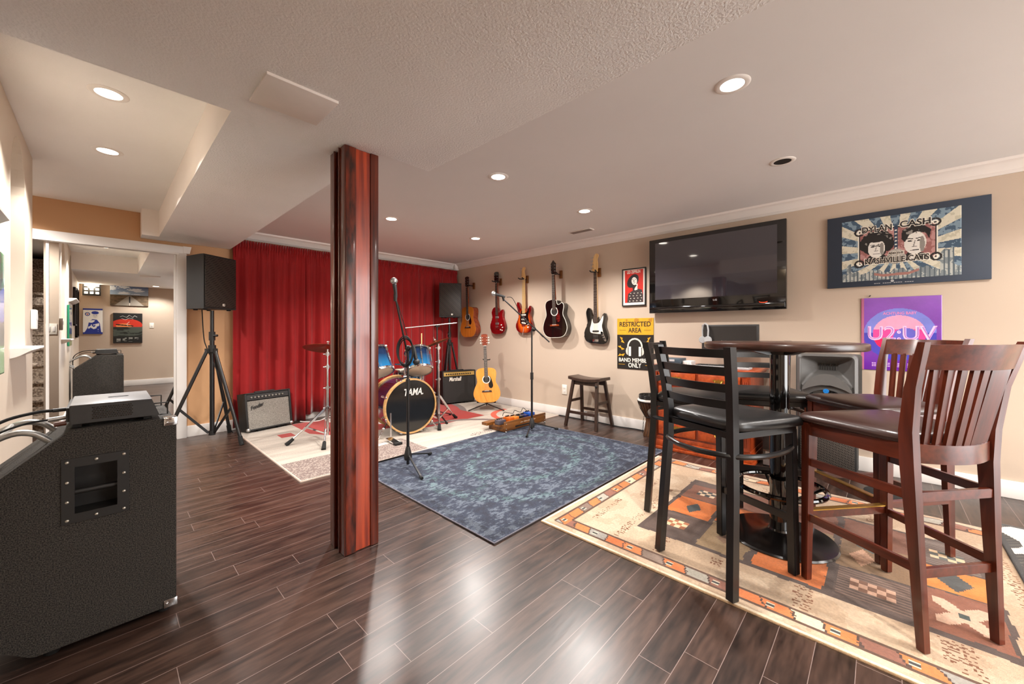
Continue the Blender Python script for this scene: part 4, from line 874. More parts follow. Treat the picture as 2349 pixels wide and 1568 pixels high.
# microphone stands
def mic(label, p, d, cat='microphone', dark=False):
    t = thing('microphone', label, cat, p); q = Vector(d).to_track_quat('Z', 'Y').to_matrix().to_4x4()
    MB().lathe([(0, .0), (.010, .0), (.0115, .01), (.017, .105), (.017, .11), (0, .11)], 18, q).build('body', mat('dark grey mic body', '#3a3a3b', .4, metal=.4), t)
    mb = MB(); mb.sphere((0, 0, .137), .029, q, 18, (1, 1, .95)); mb.lathe([(.030, .13), (.030, .140)], 20, q, cap=False); mb.build('grille_ball', mat('silver mic mesh', '#d4d4d2', .3, metal=.8, col2='#6f6f6e', nscale=420, detail=0) if not dark else M['dgrey'], t)
    return t
def legs3(t, z0, rad, angs, m_=None):
    for a in angs:
        d = Vector((math.cos(a), math.sin(a), 0)); l = MB().bar(d*.02+Vector((0, 0, z0)), d*rad+Vector((0, 0, .014)), .013, .012).build('leg', M['blkm'], t); MB().cyl(d*(rad-.03)+Vector((0, 0, .016)), d*(rad+.012)+Vector((0, 0, .012)), .0115, seg=10).build('rubber_foot', M['rubber'], l)
s1 = Vector((1.77, 2.90, .010))
t = thing('microphone_stand', 'black boom microphone stand on the near corner of navy rug', 'microphone stand', s1)
legs3(t, .10, .34, [math.atan2(3.10-2.9, 1.58-1.77), math.atan2(3.02-2.9, 2.06-1.77), math.atan2(2.56-2.9, 1.685-1.77)])
MB().lathe([(.03, .06), (.034, .09), (.026, .13), (.016, .17)], 18).build('base_hub', M['blk'], t)
mb = MB(); mb.cyl((0, 0, .02), (0, 0, .72), .0125); mb.cyl((0, 0, .70), (0, 0, 1.0), .009); mb.build('pole', M['blkm'], t); MB().cyl((0, 0, .66), (0, 0, .74), .018).build('clutch', M['blk'], t)
e0 = Vector((1.79, 2.93, .93)); e1 = Vector((1.645, 2.885, 1.43)); MB().cyl(e0-s1, e1-s1, .008).build('boom_arm', M['blkm'], t); MB().sphere((0, 0, 1.0), .026).build('boom_joint', M['blk'], t)
mb = MB(); mb.cyl(e1-s1-Vector((0, 0, .03)), e1-s1+Vector((0, 0, .03)), .014); mb.build('mic_clip', M['blk'], t)
mic('silver-headed vocal microphone on the boom stand in front of the drums', e1+Vector((.008, .0, .0)), (-.20, -.07, 1))
c = MB()
for k in range(6):
    r1, r2 = .060+.004*(k % 3), .112+.006*((k*2) % 3); c.tube([(s1.x+.6895*r1*math.cos(a)-.7243*.006*k-.02, s1.y-.7243*r1*math.cos(a)-.6895*.006*k, .975+r2*math.sin(a)+.004*k) for a in np.linspace(0, 2*PI, 30)[:-1]], .0042, 6, loop=True)
tag(c.build('coiled_cable', M['rubber'], None), 'black coiled cable hanging on the front boom microphone stand', 'cable')
cable([(1.655, 2.89, 1.42), (1.70, 2.895, 1.30), (1.755, 2.91, 1.16), (1.78, 2.91, 1.08)], .003, 'thin black cable running along boom arm of the front stand')
t = mic('dark handheld microphone hanging head down from the front boom stand', (1.80, 2.86, 1.03), (.14, -.1, -1), dark=True); t['category'] = 'microphone'
s2 = Vector((3.40, 2.92, .0))
t = thing('microphone_stand', 'black boom microphone stand behind the pedalboard at the navy rug end', 'microphone stand', s2+Vector((0, 0, .010)))
legs3(t, .09, .30, [math.radians(-38), math.radians(142-18), math.radians(-150)])
MB().lathe([(.030, .04), (.034, .07), (.026, .12), (.015, .15)], 18).build('base_hub', M['dgrey'], t)
mb = MB(); mb.cyl((0, 0, .02), (0, 0, .62), .0125); mb.cyl((0, 0, .6), (0, 0, 1.16), .009); mb.build('pole', M['blkm'], t); MB().cyl((0, 0, .59), (0, 0, .67), .018).build('clutch', M['blk'], t)
b0 = Vector((3.115, 3.10, 1.51)); b1 = Vector((3.56, 2.79, 1.02)); MB().cyl(b0-s2, b1-s2, .008).build('boom_arm', M['blkm'], t); MB().sphere((.02, -.01, 1.17), .028).build('boom_joint', M['blk'], t); MB().cyl(b0-s2+Vector((.01, 0, -.02)), b0-s2+Vector((-.01, 0, .03)), .013).build('mic_clip', M['blk'], t)
mic('silver-headed vocal microphone on the boom stand near the guitar wall', Vector((3.13, 3.085, 1.545)), (-.82, .78, .30))
cable([(3.14, 3.07, 1.54), (3.20, 3.04, 1.53), (3.26, 3.0, 1.40), (3.31, 2.97, 1.28), (3.40, 2.92, 1.2), (3.47, 2.86, 1.14), (3.50, 2.84, 1.09), (3.45, 2.87, 1.15)], .0035, 'thin black cable looping along boom arm near the guitar wall')
s3 = Vector((2.98, 4.18, .011))
t = thing('microphone_stand', 'thin black boom stand between drum kit and right curtain with horizontal arm', 'microphone stand', s3)
legs3(t, .10, .30, [.3, 2.4, 4.5]); MB().cyl((0, 0, .02), (0, 0, 1.22), .009).build('pole', M['blkm'], t); MB().lathe([(.03, .05), (.02, .13)], 14).build('base_hub', M['blk'], t)
MB().cyl((-.40, .12, 1.185), (.24, -.10, 1.255), .0075).build('boom_arm', M['steel'], t); MB().box((0, 0, 1.215), (.06, .04, .03), bev=.006).build('boom_joint', M['blk'], t)

# guitar on a floor stand + hanging guitars ------------------------------------
def mirror_outline(half): return [(x, z) for x, z in half]+[(-x, z) for x, z in half[::-1]]
DRED = [(.0, 0), (.09, .002), (.155, .03), (.192, .09), (.196, .15), (.172, .225), (.145, .275), (.136, .31), (.142, .36), (.150, .41), (.145, .46), (.115, .492), (.06, .505), (.02, .507)]
def outline_of(kind):
    if kind == 'dread': return spline(mirror_outline(DRED), 3)
    if kind == 'cutaway': return spline([(-x, z) for x, z in DRED[::-1]]+[(.0, 0)][:0]+[(.09, .002), (.155, .03), (.192, .09), (.196, .15), (.172, .225), (.145, .275), (.136, .31), (.142, .35), (.152, .39), (.150, .43), (.125, .455), (.095, .44), (.065, .432), (.045, .45), (.035, .49)], 3)
    if kind == 'single': return spline([(0, 0), (.10, .01), (.155, .06), (.165, .13), (.145, .20), (.118, .255), (.115, .30), (.128, .345), (.118, .385), (.085, .372), (.055, .335), (.035, .34), (.03, .42), (-.03, .43), (-.085, .425), (-.118, .39), (-.125, .34), (-.112, .28), (-.115, .24), (-.15, .19), (-.165, .12), (-.15, .05), (-.10, .01)], 3)
    if kind == 'strat': return spline([(0, 0), (.09, .005), (.145, .045), (.160, .11), (.140, .17), (.118, .225), (.122, .28), (.14, .33), (.13, .385), (.105, .395), (.085, .35), (.055, .315), (.032, .31), (.03, .36), (-.03, .36), (-.055, .35), (-.075, .39), (-.105, .455), (-.14, .46), (-.15, .41), (-.125, .34), (-.108, .27), (-.115, .21), (-.15, .16), (-.165, .10), (-.15, .04), (-.09, .005)], 3)
    if kind == 'bass': return spline([(0, .012), (.09, 0), (.15, .03), (.172, .09), (.155, .16), (.132, .22), (.13, .28), (.145, .34), (.135, .385), (.105, .385), (.08, .335), (.05, .30), (.032, .30), (.03, .345), (-.03, .345), (-.05, .355), (-.07, .40), (-.085, .455), (-.115, .468), (-.14, .44), (-.142, .38), (-.125, .31), (-.128, .25), (-.16, .19), (-.178, .12), (-.16, .05), (-.10, .015)], 3)
def guitar(name, label, cat, loc, rz, kind, top_m, side_m, depth, scale_len, neck_m, head, pick=None, extras=None, tilt=0., bind=None, s=1., roll=0.):
    t = thing(name, label, cat, loc, rz); m = RY(roll) @ RX(tilt) @ Matrix.Scale(s, 4)
    ol = outline_of(kind)
    ac = kind in ('dread', 'cutaway')
    MB().prism(ol, .004 if ac else .0, depth, m, bev=.0 if ac else .008).build('body', side_m, t, smooth=30)
    if ac: MB().prism(ol, .0, .0045, m).build('soundboard', top_m, t, smooth=0)
    if bind:
        mb = MB(); mb.tube([(x, .002, z) for x, z in ol], .0035, 6, loop=True, m=m); mb.build('binding', bind, t)
    topz = .50 if ac else .40
    nb = {'dread': .36, 'cutaway': .36, 'single': .30, 'strat': .29, 'bass': .27}[kind]; nl = nb+scale_len
    yn = -.006
    MB().loft([[(-.027, yn, nb), (.027, yn, nb), (.024, yn+.026, nb+.1), (-.024, yn+.026, nb+.1)], [(-.021, yn, nl), (.021, yn, nl), (.014, yn+.02, nl), (-.014, yn+.02, nl)]], m=m).build('neck', neck_m[0], t)
    fb = MB().loft([[(-.0275, yn-.004, nb), (.0275, yn-.004, nb), (.0275, yn, nb), (-.0275, yn, nb)], [(-.0215, yn-.004, nl), (.0215, yn-.004, nl), (.0215, yn, nl), (-.0215, yn, nl)]], m=m).build('fretboard', neck_m[1], t)
    mb = MB()
    for k in range(20): z = nl-(nl-nb)*(1-2**(-(k+1)/12))*1.42; mb.box((0, yn-.0048, z), (.044, .0015, .0022), m) if z > nb else None
    for k in (3, 5, 7, 9, 12, 15): z = nl-(nl-nb)*(1-2**(-(k-.5)/12))*1.42; mb.lathe([(0, -.0005), (.003, -.0005), (.003, .0005), (0, .0005)], 8, m @ T(0, yn-.0045, z) @ RX(PI/2)) if z > nb else None
    mb.build('frets', M['screw'], fb)
    MB().box((0, yn-.005, nl+.002), (.044, .006, .005), m).build('nut', M['ivory'], t)
    hs, hm, pegs, pegm = head
    H = MB().prism([(x, nl+z) for x, z in hs], yn+.002, yn+.016, m, bev=.001).build('headstock', hm, t)
    for (x, z, sd) in pegs:
        mb = MB(); mb.lathe([(.0045, 0), (.0045, .012)], 8, m @ T(x, yn+.002, nl+z) @ RX(PI/2)); mb.build('tuning_post', M['chrome'], H) if False else None
        mb.cyl((x, yn+.010, nl+z), (x+sd*.030, yn+.010, nl+z), .003, m=m); mb.box((x+sd*.034, yn+.010, nl+z), (.012, .008, .015), m, bev=.002); mb.build('tuning_peg', pegm, t)
    br = {'dread': .165, 'cutaway': .165, 'single': .10, 'strat': .115, 'bass': .05}[kind]
    mb = MB(); ns = 4 if kind == 'bass' else 6
    for k in range(ns): u = (k-(ns-1)/2)/((ns-1)/2); mb.bar((u*.026, -.010, br), (u*.017, yn-.008, nl), .0012, .0012, up=(0, 1, 0), m=m)
    mb.build('strings', M['screw'], t)
    if ac:
        sh = .335 if kind == 'dread' else .345
        mb = MB(); mb.lathe([(0, 0), (.048, 0), (.048, .0006), (0, .0006)], 28, m @ T(0, -.0005, sh) @ RX(PI/2)); mb.build('sound_hole', mat('sound hole dark', '#120a06', .8, noise=.2), t)
        mb = MB(); mb.lathe([(.049, 0), (.060, 0), (.060, .0012), (.049, .0012), (.049, 0)], 28, m @ T(0, -.0002, sh) @ RX(PI/2), cap=False); mb.build('rosette', M['ivory'], t)
        mb = MB(); mb.prism([(-.075, .150), (.075, .150), (.068, .172), (.03, .176), (-.03, .176), (-.068, .172)], -.008, 0, m, bev=.001); mb.build('bridge', extras.get('bridge', M['rosewood']), t); MB().box((0, -.010, .168), (.07, .004, .004), m).build('saddle', M['ivory'], t)
        if pick: MB().prism(spline([(.045, .385), (.065, .36), (.085, .30), (.095, .25), (.085, .215), (.06, .205), (.035, .225), (.03, .27), (.052, .31), (.056, .35)], 4), -.0014, .0, m).build('pickguard', pick, t)
    if extras and 'fn' in extras: extras['fn'](t, m)
    return t
HD_ac = [(-.024, 0), (.024, 0), (.042, .03), (.046, .17), (.018, .18), (-.018, .18), (-.046, .17), (-.042, .03)]
PG6 = [(s*.030, z, s) for s in (-1, 1) for z in (.045, .085, .125)]
HD_pt = [(-.022, 0), (.022, 0), (.036, .03), (.040, .15), (.022, .165), (.0, .195), (-.022, .165), (-.040, .15), (-.036, .03)]
HD_fd = spline([(-.022, 0), (.022, 0), (.026, .02), (.030, .05), (.016, .10), (.014, .135), (.026, .150), (.030, .175), (.012, .19), (-.012, .178), (-.032, .14), (-.045, .04), (-.035, .018)], 3)
PG_fd = [(-.030+.0*k, .04+.026*k, -1) for k in range(6)]
HD_bs = spline([(-.024, 0), (.024, 0), (.030, .03), (.036, .10), (.026, .16), (.040, .19), (.044, .215), (.022, .235), (-.004, .225), (-.028, .17), (-.045, .04), (-.035, .015)], 3)
PG_bs = [(-.030, .055+.045*k, -1) for k in range(4)]
blackg = mat('gloss black lacquer', '#0a0808', .1, coat=.9, noise=.0, coatr=.03); pickb = mat('black pickguard', '#0d0c0c', .15, coat=.5); tort = mat('red tortoise shell', '#6e1512', .15, col2='#2a0706', nscale=40, coat=.8)
WR = -PI/2; XG = 4.215
guitar('acoustic_guitar', 'amber acoustic guitar hanging nearest the far corner by the right loudspeaker', 'guitar', (XG-.01, 5.02, 1.062), WR, 'dread', M['spruce'], M['mahog'], .11, .475, (M['mahog'], M['rosewood']), (HD_ac, M['rosewood'], PG6, M['steel']), pickb, {}, roll=-.03)
def les(t, m):
    mb = MB()
    for z in (.265, .165): mb.box((0, -.003, z), (.072, .010, .034), m, bev=.002)
    mb.build('pickup', M['steel'], t); MB().box((0, -.004, .115), (.085, .010, .012), m).build('bridge', M['chrome'], t); MB().box((.005, -.004, .085), (.09, .010, .010), m).build('tailpiece', M['chrome'], t)
    for x, z in ((.095, .14), (.12, .10), (.075, .065), (.11, .055)): MB().lathe([(.010, 0), (.008, .012), (0, .012)], 12, m @ T(x, 0, z) @ RX(PI/2)).build('control_knob', M['ivory'], t)
cr = mat('cherry red lacquer', '#8e0a10', .12, col2='#5a0508', nscale=4, coat=.9, coatr=.03)
guitar('electric_guitar', 'dark cherry red single cutaway electric guitar hanging second from the corner', 'guitar', (XG+.05, 4.375, 1.115), WR, 'single', cr, cr, .045, .515, (M['mahog'], M['rosewood']), (HD_ac, blackg, PG6, M['steel']), None, {'fn': les}, s=.985, roll=-.03)
def strat(t, m):
    MB().prism(spline([(-.035, .34), (.035, .30), (.075, .33), (.105, .36), (.098, .30), (.085, .24), (.10, .17), (.09, .10), (.04, .12), (-.06, .13), (-.075, .19), (-.065, .27)], 4), -.003, .0, m).build('pickguard', pickb, t)
    for z, r_ in ((.265, 0), (.20, 0), (.145, .15)): MB().box((0, -.005, z), (.085, .008, .022), m @ T(0, 0, z) @ RY(r_) @ T(0, 0, -z), bev=.006).build('pickup', M['ivory'], t)
    MB().box((0, -.004, .11), (.08, .010, .018), m).build('bridge', M['chrome'], t); MB().cyl((0, -.008, .09), (.0, -.03, -.035), .004, m=m).build('tremolo_arm', M['chrome'], t)
    for x, z in ((.075, .16), (.085, .12), (.085, .08)): MB().lathe([(.012, 0), (.009, .014), (0, .014)], 12, m @ T(x, -.003, z) @ RX(PI/2)).build('control_knob', M['ivory'], t)
sb = bpy.data.materials.new('cherry sunburst'); sb.use_nodes = True
_n = sb.node_tree.nodes; _l = sb.node_tree.links; _b = _n['Principled BSDF']; _b.inputs['Roughness'].default_value = .12; _b.inputs['Coat Weight'].default_value = .9
_tc = _n.new('ShaderNodeTexCoord'); _mp = _n.new('ShaderNodeMapping'); _mp.inputs['Location'].default_value = (0, 0, -.85); _mp.inputs['Scale'].default_value = (7.2, 0, 5.0); _g = _n.new('ShaderNodeTexGradient'); _g.gradient_type = 'SPHERICAL'; _r = _n.new('ShaderNodeValToRGB')
_r.color_ramp.elements[0].color = (*lin('#6a0508'), 1); _r.color_ramp.elements[0].position = .0; _r.color_ramp.elements[1].color = (*lin('#ef6a1e'), 1); _r.color_ramp.elements[1].position = .5
_l.new(_tc.outputs['Object'], _mp.inputs[0]); _l.new(_mp.outputs[0], _g.inputs[0]); _l.new(_g.outputs[0], _r.inputs[0]); _l.new(_r.outputs[0], _b.inputs['Base Color'])
guitar('electric_guitar', 'cherry sunburst double cutaway electric guitar hanging in the middle of wall row', 'guitar', (XG+.05, 3.815, 1.135), WR, 'strat', sb, sb, .045, .50, (M['maple'], M['maple']), (HD_fd, M['maple'], PG_fd, M['steel']), None, {'fn': strat}, s=.99, roll=-.01)
_mp.inputs['Location'].default_value = (0, 0, -.85)
guitar('acoustic_guitar', 'black cutaway acoustic guitar with white binding hanging fourth from the corner', 'guitar', (XG-.01, 3.20, 1.072), WR, 'cutaway', blackg, blackg, .10, .475, (M['mahog'], M['rosewood']), (HD_pt, blackg, PG6, M['steel']), tort, {'bridge': M['mahog']}, bind=M['ivory'], roll=-.03, s=1.02)
def bassf(t, m):
    wp = mat('white pickguard', '#e4ddd0', .2, coat=.4)
    MB().prism(spline([(-.05, .325), (-.035, .27), (.032, .27), (.055, .285), (.085, .33), (.108, .36), (.105, .30), (.088, .23), (.10, .17), (.09, .13), (-.01, .135), (-.075, .15), (-.085, .20), (-.07, .25)], 4), -.003, .0, m).build('pickguard', wp, t)
    MB().prism(spline([(.075, .16), (.10, .15), (.125, .10), (.15, .05), (.14, .035), (.12, .045), (.09, .10), (.07, .135)], 3), -.003, 0, m).build('control_plate', M['chrome'], t)
    MB().box((.0, -.005, .165), (.09, .012, .02), m, bev=.003).build('pickup', M['blk'], t); MB().box((0, -.005, .10), (.085, .008, .012), m, bev=.003).build('pickup', M['blk'], t); MB().box((0, -.006, .045), (.085, .014, .035), m, bev=.002).build('bridge', M['chrome'], t)
    for x, z in ((.085, .125), (.10, .10), (.118, .07)): MB().lathe([(.010, 0), (.009, .014), (0, .014)], 12, m @ T(x, -.003, z) @ RX(PI/2)).build('control_knob', M['blk'], t)
guitar('bass_guitar', 'black bass guitar with white pickguard hanging at the right end of row', 'bass guitar', (XG+.05, 2.60, .995), WR, 'bass', blackg, blackg, .045, .65, (M['maple'], M['rosewood']), (HD_bs, M['maple'], PG_bs, M['steel']), None, {'fn': bassf}, s=.985, roll=-.01)
for k, (y, z, lb) in enumerate(((5.02, 1.925, 'amber acoustic nearest the corner'), (4.375, 1.935, 'dark cherry red guitar'), (3.815, 1.925, 'cherry sunburst guitar'), (3.20, 1.935, 'black acoustic guitar'), (2.60, 1.90, 'black bass guitar'))):
    t = thing('guitar_hanger', 'wall hook with wood block holding up the '+lb, 'guitar hanger', (XR, y, z), WR, 'guitar wall hangers')
    MB().box((.015, -.010, 0), (.045, .02, .11), bev=.003).build('wood_block', M['pine'], t)
    mb = MB(); mb.cyl((0, -.02, .0), (0, -.075, .0), .006); mb.tube([(-.038, -.150, .012), (-.036, -.125, 0), (-.024, -.095, 0), (0, -.080, 0), (.024, -.095, 0), (.036, -.125, 0), (.038, -.150, .012)], .008, 8); mb.build('padded_yoke', M['blk'], t)
# guitar on floor stand
gs = (3.83, 4.16, .0)
t = thing('guitar_stand', 'black tripod guitar stand holding the honey acoustic guitar', 'guitar stand', (3.86, 4.19, .011), math.radians(-44))
for a in (-.55, PI+.55, PI/2): MB().bar((.0, 0, .09), (.30*math.cos(a), .27*math.sin(a), .012), .016, .012).build('leg', M['blkm'], t)
MB().cyl((0, .0, .07), (0, .09, .72), .010).build('upright', M['blkm'], t)
mb = MB(); mb.tube([(-.13, -.10, .16), (-.13, -.085, .12), (-.10, .0, .11), (0, .01, .10), (.10, .0, .11), (.13, -.085, .12), (.13, -.10, .16)], .008, 8); mb.build('body_cradle', M['rubber'], t)
mb = MB(); mb.tube([(-.05, .02, .735), (-.045, .06, .725), (0, .085, .72), (.045, .06, .725), (.05, .02, .735)], .007, 8); mb.build('neck_yoke', M['rubber'], t)
guitar('acoustic_guitar', 'honey coloured acoustic guitar resting on a floor stand beside the black amplifier', 'guitar', (3.795, 4.10, .135), math.radians(-44), 'dread', M['spruce2'], M['mahog'], .10, .475, (M['mahog'], M['rosewood']), (HD_ac, M['mahog'], PG6, M['ivory']), pickb, {}, tilt=math.radians(-9), roll=-.05, s=.98)
# ================================================================== drum kit
blue = bpy.data.materials.new('blue fade drum lacquer'); blue.use_nodes = True
_n = blue.node_tree.nodes; _l = blue.node_tree.links; _b = _n['Principled BSDF']; _b.inputs['Roughness'].default_value = .12; _b.inputs['Coat Weight'].default_value = .8
_tc = _n.new('ShaderNodeTexCoord'); _sx = _n.new('ShaderNodeSeparateXYZ'); _r = _n.new('ShaderNodeValToRGB'); _l.new(_tc.outputs['Generated'], _sx.inputs[0]); _l.new(_sx.outputs[2], _r.inputs[0])
e = _r.color_ramp.elements; e[0].position = .05; e[0].color = (*lin('#1a86c4'), 1); e[1].position = .8; e[1].color = (*lin('#06203f'), 1); _l.new(_r.outputs[0], _b.inputs['Base Color'])
blued = mat('deep blue drum lacquer', '#0a2c55', .12, col2='#06152c', nscale=3, coat=.8)
headw = mat('coated drum head', '#ddcdb8', .55, noise=.04); hoopw = wood('maple bass hoop', '#b98a52', '#d9ad72', .3, .4, 'X', 8, 0); headk = mat('black bass drum head', '#0b0a0a', .14, coat=.5, noise=.2, nscale=6)
BX, BY, BZ, BR_ = 2.355, 3.79, .325, .30
t = thing('bass_drum', 'large blue bass drum with black front head on the cream rug', 'bass drum', (BX, BY, .011), math.radians(-8))
A = T(0, 0, BZ-.011) @ RX(-PI/2)     # lathe z -> +y (backwards)
MB().lathe([(BR_-.012, .02), (BR_-.012, .42)], 56, A).build('shell', blued, t)
h = MB().lathe([(0, .004), (BR_-.010, .004)], 56, A, cap=False).build('front_head', headk, t)
text('TAMA.', .225, .078, mat('white print', '#ece9e4', .5), t, (.03, -.002, BZ-.011+.155), 0, 'logo_lettering', .0006, shear=.25)
for y0, nme in ((-.012, 'front_hoop'), (.402, 'rear_hoop')): MB().lathe([(BR_-.012, y0), (BR_+.004, y0), (BR_+.008, y0+.012), (BR_+.008, y0+.040), (BR_-.008, y0+.044), (BR_-.012, y0+.012), (BR_-.012, y0)], 56, A, cap=False).build(nme, hoopw, t)
for k in range(8):
    a = PI/8+k*PI/4; d = Vector((math.cos(a), 0, math.sin(a))); c0 = Vector((0, 0, BZ-.011))
    mb = MB(); mb.cyl(c0+d*(BR_+.012)+Vector((0, -.022, 0)), c0+d*(BR_+.012)+Vector((0, .11, 0)), .0045, seg=8); mb.box((0, 0, 0), (.03, .028, .02), Matrix.Translation(c0+d*(BR_+.008)+Vector((0, .008, 0))) @ RY(-a+PI/2), bev=.004); mb.cyl(c0+d*(BR_-.012)+Vector((0, .12, 0)), c0+d*(BR_+.02)+Vector((0, .12, 0)), .014, .010, 10); mb.build('claw_hook', M['chrome'], t)
for s in (-1, 1):
    mb = MB(); mb.cyl((s*.22, .12, .16), (s*.36, .02, -.0), .007); mb.sphere((s*.285, .07, .09), .02); mb.build('spur_leg', M['chrome'], t); 
mb = MB(); mb.cyl((0, .17, BZ+BR_-.04), (0, .17, BZ+BR_+.16), .014); mb.box((0, .17, BZ+BR_+.0), (.07, .06, .03), bev=.006)
for s in (-1, 1): mb.cyl((s*.01, .17, BZ+BR_+.14), (s*.13, .13, BZ+BR_+.15), .009); mb.sphere((s*.05, .16, BZ+BR_+.15), .024)
mb.build('tom_mount', M['chrome'], t)
def drum(name, label, loc, r, hgt, rx, ry, rz, nl, g='blue tom drums'):
    t = thing(name, label, 'drum', loc, rz, g); m = RY(ry) @ RX(rx)
    MB().lathe([(r-.006, -hgt/2), (r-.006, hgt/2)], 40, m).build('shell', blue, t)
    MB().lathe([(0, hgt/2+.006), (r-.01, hgt/2+.006), (r-.004, hgt/2+.001)], 40, m, cap=False).build('top_head', headw, t)
    MB().lathe([(0, -hgt/2-.008), (r-.006, -hgt/2-.008), (r-.004, -hgt/2)], 40, m, cap=False).build('bottom_head', headw, t)
    for z, nn in ((hgt/2, 'top_hoop'), (-hgt/2, 'bottom_hoop')):
        s = 1 if z > 0 else -1; MB().lathe([(r-.006, z-.012*s), (r+.012, z-.010*s), (r+.008, z-.004*s), (r+.002, z+.012*s), (r+.008, z+.016*s), (r-.002, z+.014*s), (r-.006, z-.012*s)], 40, m, cap=False).build(nn, M['chrome'], t)
    for k in range(nl):
        a = 2*PI*k/nl+.3; d = (math.cos(a), math.sin(a)); mb = MB(); mb.cyl((d[0]*(r+.010), d[1]*(r+.010), -hgt/2-.01), (d[0]*(r+.010), d[1]*(r+.010), hgt/2+.01), .004, seg=8, m=m); mb.cyl((d[0]*(r+.008), d[1]*(r+.008), -.045), (d[0]*(r+.008), d[1]*(r+.008), .045), .010, seg=10, m=m)
        mb.box((d[0]*(r+.010), d[1]*(r+.010), hgt/2+.004), (.02, .02, .016), m, bev=.003); mb.box((d[0]*(r+.010), d[1]*(r+.010), -hgt/2-.004), (.02, .02, .016), m, bev=.003); mb.build('tension_lug', M['chrome'], t)
    return t
drum('tom_drum', 'blue tom drum right of the mic stand with shiny hoops', (2.50, 3.87, .815), .14, .24, math.radians(-30), math.radians(8), math.radians(-8), 6)
drum('tom_drum', 'blue tom drum partly hidden by the right edge of wooden post', (2.05, 4.0, .815), .15, .25, math.radians(-28), math.radians(-8), math.radians(-8), 6)
drum('snare_drum', 'small blue drum glimpsed behind the bass drum top', (2.62, 4.28, .60), .17, .14, 0, 0, 0, 8, None)
t = thing('snare_stand', 'chrome stand under the small rear drum', 'drum stand', (2.62, 4.28, .011)); mb = MB(); mb.cyl((0, 0, .08), (0, 0, .50), .012)
for k in range(3): a = 2*PI*k/3; mb.cyl((0, 0, .25), (.24*math.cos(a), .24*math.sin(a), .01), .008); mb.cyl((0, 0, .46), (.16*math.cos(a), .16*math.sin(a), .505), .007)
mb.build('tripod_base', M['chrome'], t)
brz = mat('bronze cymbal', '#b87b2c', .28, metal=.9, noise=.15, nscale=30); brr = mat('aged red bronze cymbal', '#8e3f1c', .3, metal=.8, noise=.3, nscale=20)
def cymbal(label, loc, r, nrm, m_):
    t = thing('cymbal', label, 'cymbal', loc, 0, 'crash cymbals'); m = Vector(nrm).to_track_quat('Z', 'Y').to_matrix().to_4x4()
    MB().lathe([(.006, .024), (.02, .022), (.035, .012), (.045, .008), (r*.6, .0), (r, -.014), (r, -.016), (r*.6, -.002), (.045, .006), (.02, .020), (.006, .022), (.006, .024)], 56, m, cap=False).build('plate', m_, t)
    mb = MB(); mb.lathe([(.014, .024), (.016, .03), (.012, .042), (0, .042)], 14, m); mb.cyl((0, 0, .04), (0, 0, .07), .004, m=m); mb.box((0, 0, .06), (.03, .008, .012), m, bev=.003); mb.build('wing_nut_and_felt', M['chrome'], t)
def cstand(label, loc, top, rad, angs, tilt=(0, 0)):
    t = thing('cymbal_stand', label, 'cymbal stand', loc, 0, 'chrome cymbal stands')
    mb = MB(); mb.cyl((0, 0, .05), (0, 0, .55), .014); mb.cyl((0, 0, .5), (0, 0, .80), .011); mb.cyl((0, 0, .75), (0, 0, top-.06), .009); mb.cyl((0, 0, top-.06), (tilt[0], tilt[1], top), .008); mb.build('pole', M['chrome'], t)
    for z in (.34, .55, .77, top-.05):
        mb = MB(); mb.cyl((0, 0, z-.02), (0, 0, z+.02), .019); mb.box((-.03, 0, z), (.035, .012, .014), bev=.004); mb.sphere((.022, 0, z), .010, seg=8); mb.build('clamp', M['chrome'], t)
    for a in angs:
        d = Vector((math.cos(a), math.sin(a), 0)); e1 = d*rad+Vector((0, 0, .015)); mb = MB()
        sd = Vector((-d.y, d.x, 0))*.011
        for s in (-1, 1): mb.bar(d*.02+Vector((0, 0, .34))+sd*s, d*(rad*.62)+Vector((0, 0, .13))+sd*s, .004, .018); mb.bar(d*.02+Vector((0, 0, .07))+sd*s*.6, d*(rad*.55)+Vector((0, 0, .16))+sd*s*.6, .003, .014)
        mb.cyl(d*(rad*.55)+Vector((0, 0, .155)), e1, .008); l = mb.build('leg', M['chrome'], t)
        MB().cyl(e1+(d*-.055+Vector((0, 0, .045))), e1+d*.012-Vector((0, 0, .010)), .016, .022, seg=8).build('rubber_foot', M['rubber'], l)
    return t
cstand('chrome cymbal stand left of the post with black rubber feet', (1.625, 4.235, .011), .955, .37, [math.atan2(4.305-4.235, 1.285-1.625), math.atan2(3.90-4.235, 1.46-1.625), 1.2])
cymbal('reddish bronze cymbal behind the left edge of wooden post', (1.625, 4.235, .985), .235, (.17, .20, 1), brr)
cstand('chrome cymbal stand to the right of the bass drum', (2.86, 3.98, .011), .99, .34, [math.atan2(3.742-3.98, 2.732-2.86)-.1, math.atan2(4.077-3.98, 3.25-2.86), 2.5])
cymbal('bronze cymbal tilted on the stand right of blue toms', (2.83, 4.0, 1.02), .185, (-.26, .31, 1), brr)
t = thing('hi_hat_rod', 'thin pale upright rod behind the right tom drum', 'rod', (2.66, 4.05, .011)); MB().cyl((0, 0, 0), (0, 0, 1.12), .006).build('rod', M['maple'], t)
t = thing('drum_pedal', 'chrome bass drum pedal stand foot by the post right edge', 'pedal', (2.04, 3.62, .011)); mb = MB(); mb.cyl((0, .05, .05), (0, .05, .30), .007); mb.box((0, 0, .02), (.07, .20, .012), RX(.12)); mb.build('foot_plate', M['chrome'], t); MB().box((0, -.09, .012), (.08, .05, .024), bev=.005).build('rubber_toe', M['rubber'], t)
cable([(1.70, 5.30, .02), (1.78, 5.22, .016), (1.90, 5.20, .016), (2.02, 5.26, .03), (2.2, 5.27, .016)], .006, 'white cable on floor under the curtain edge', M['white'])
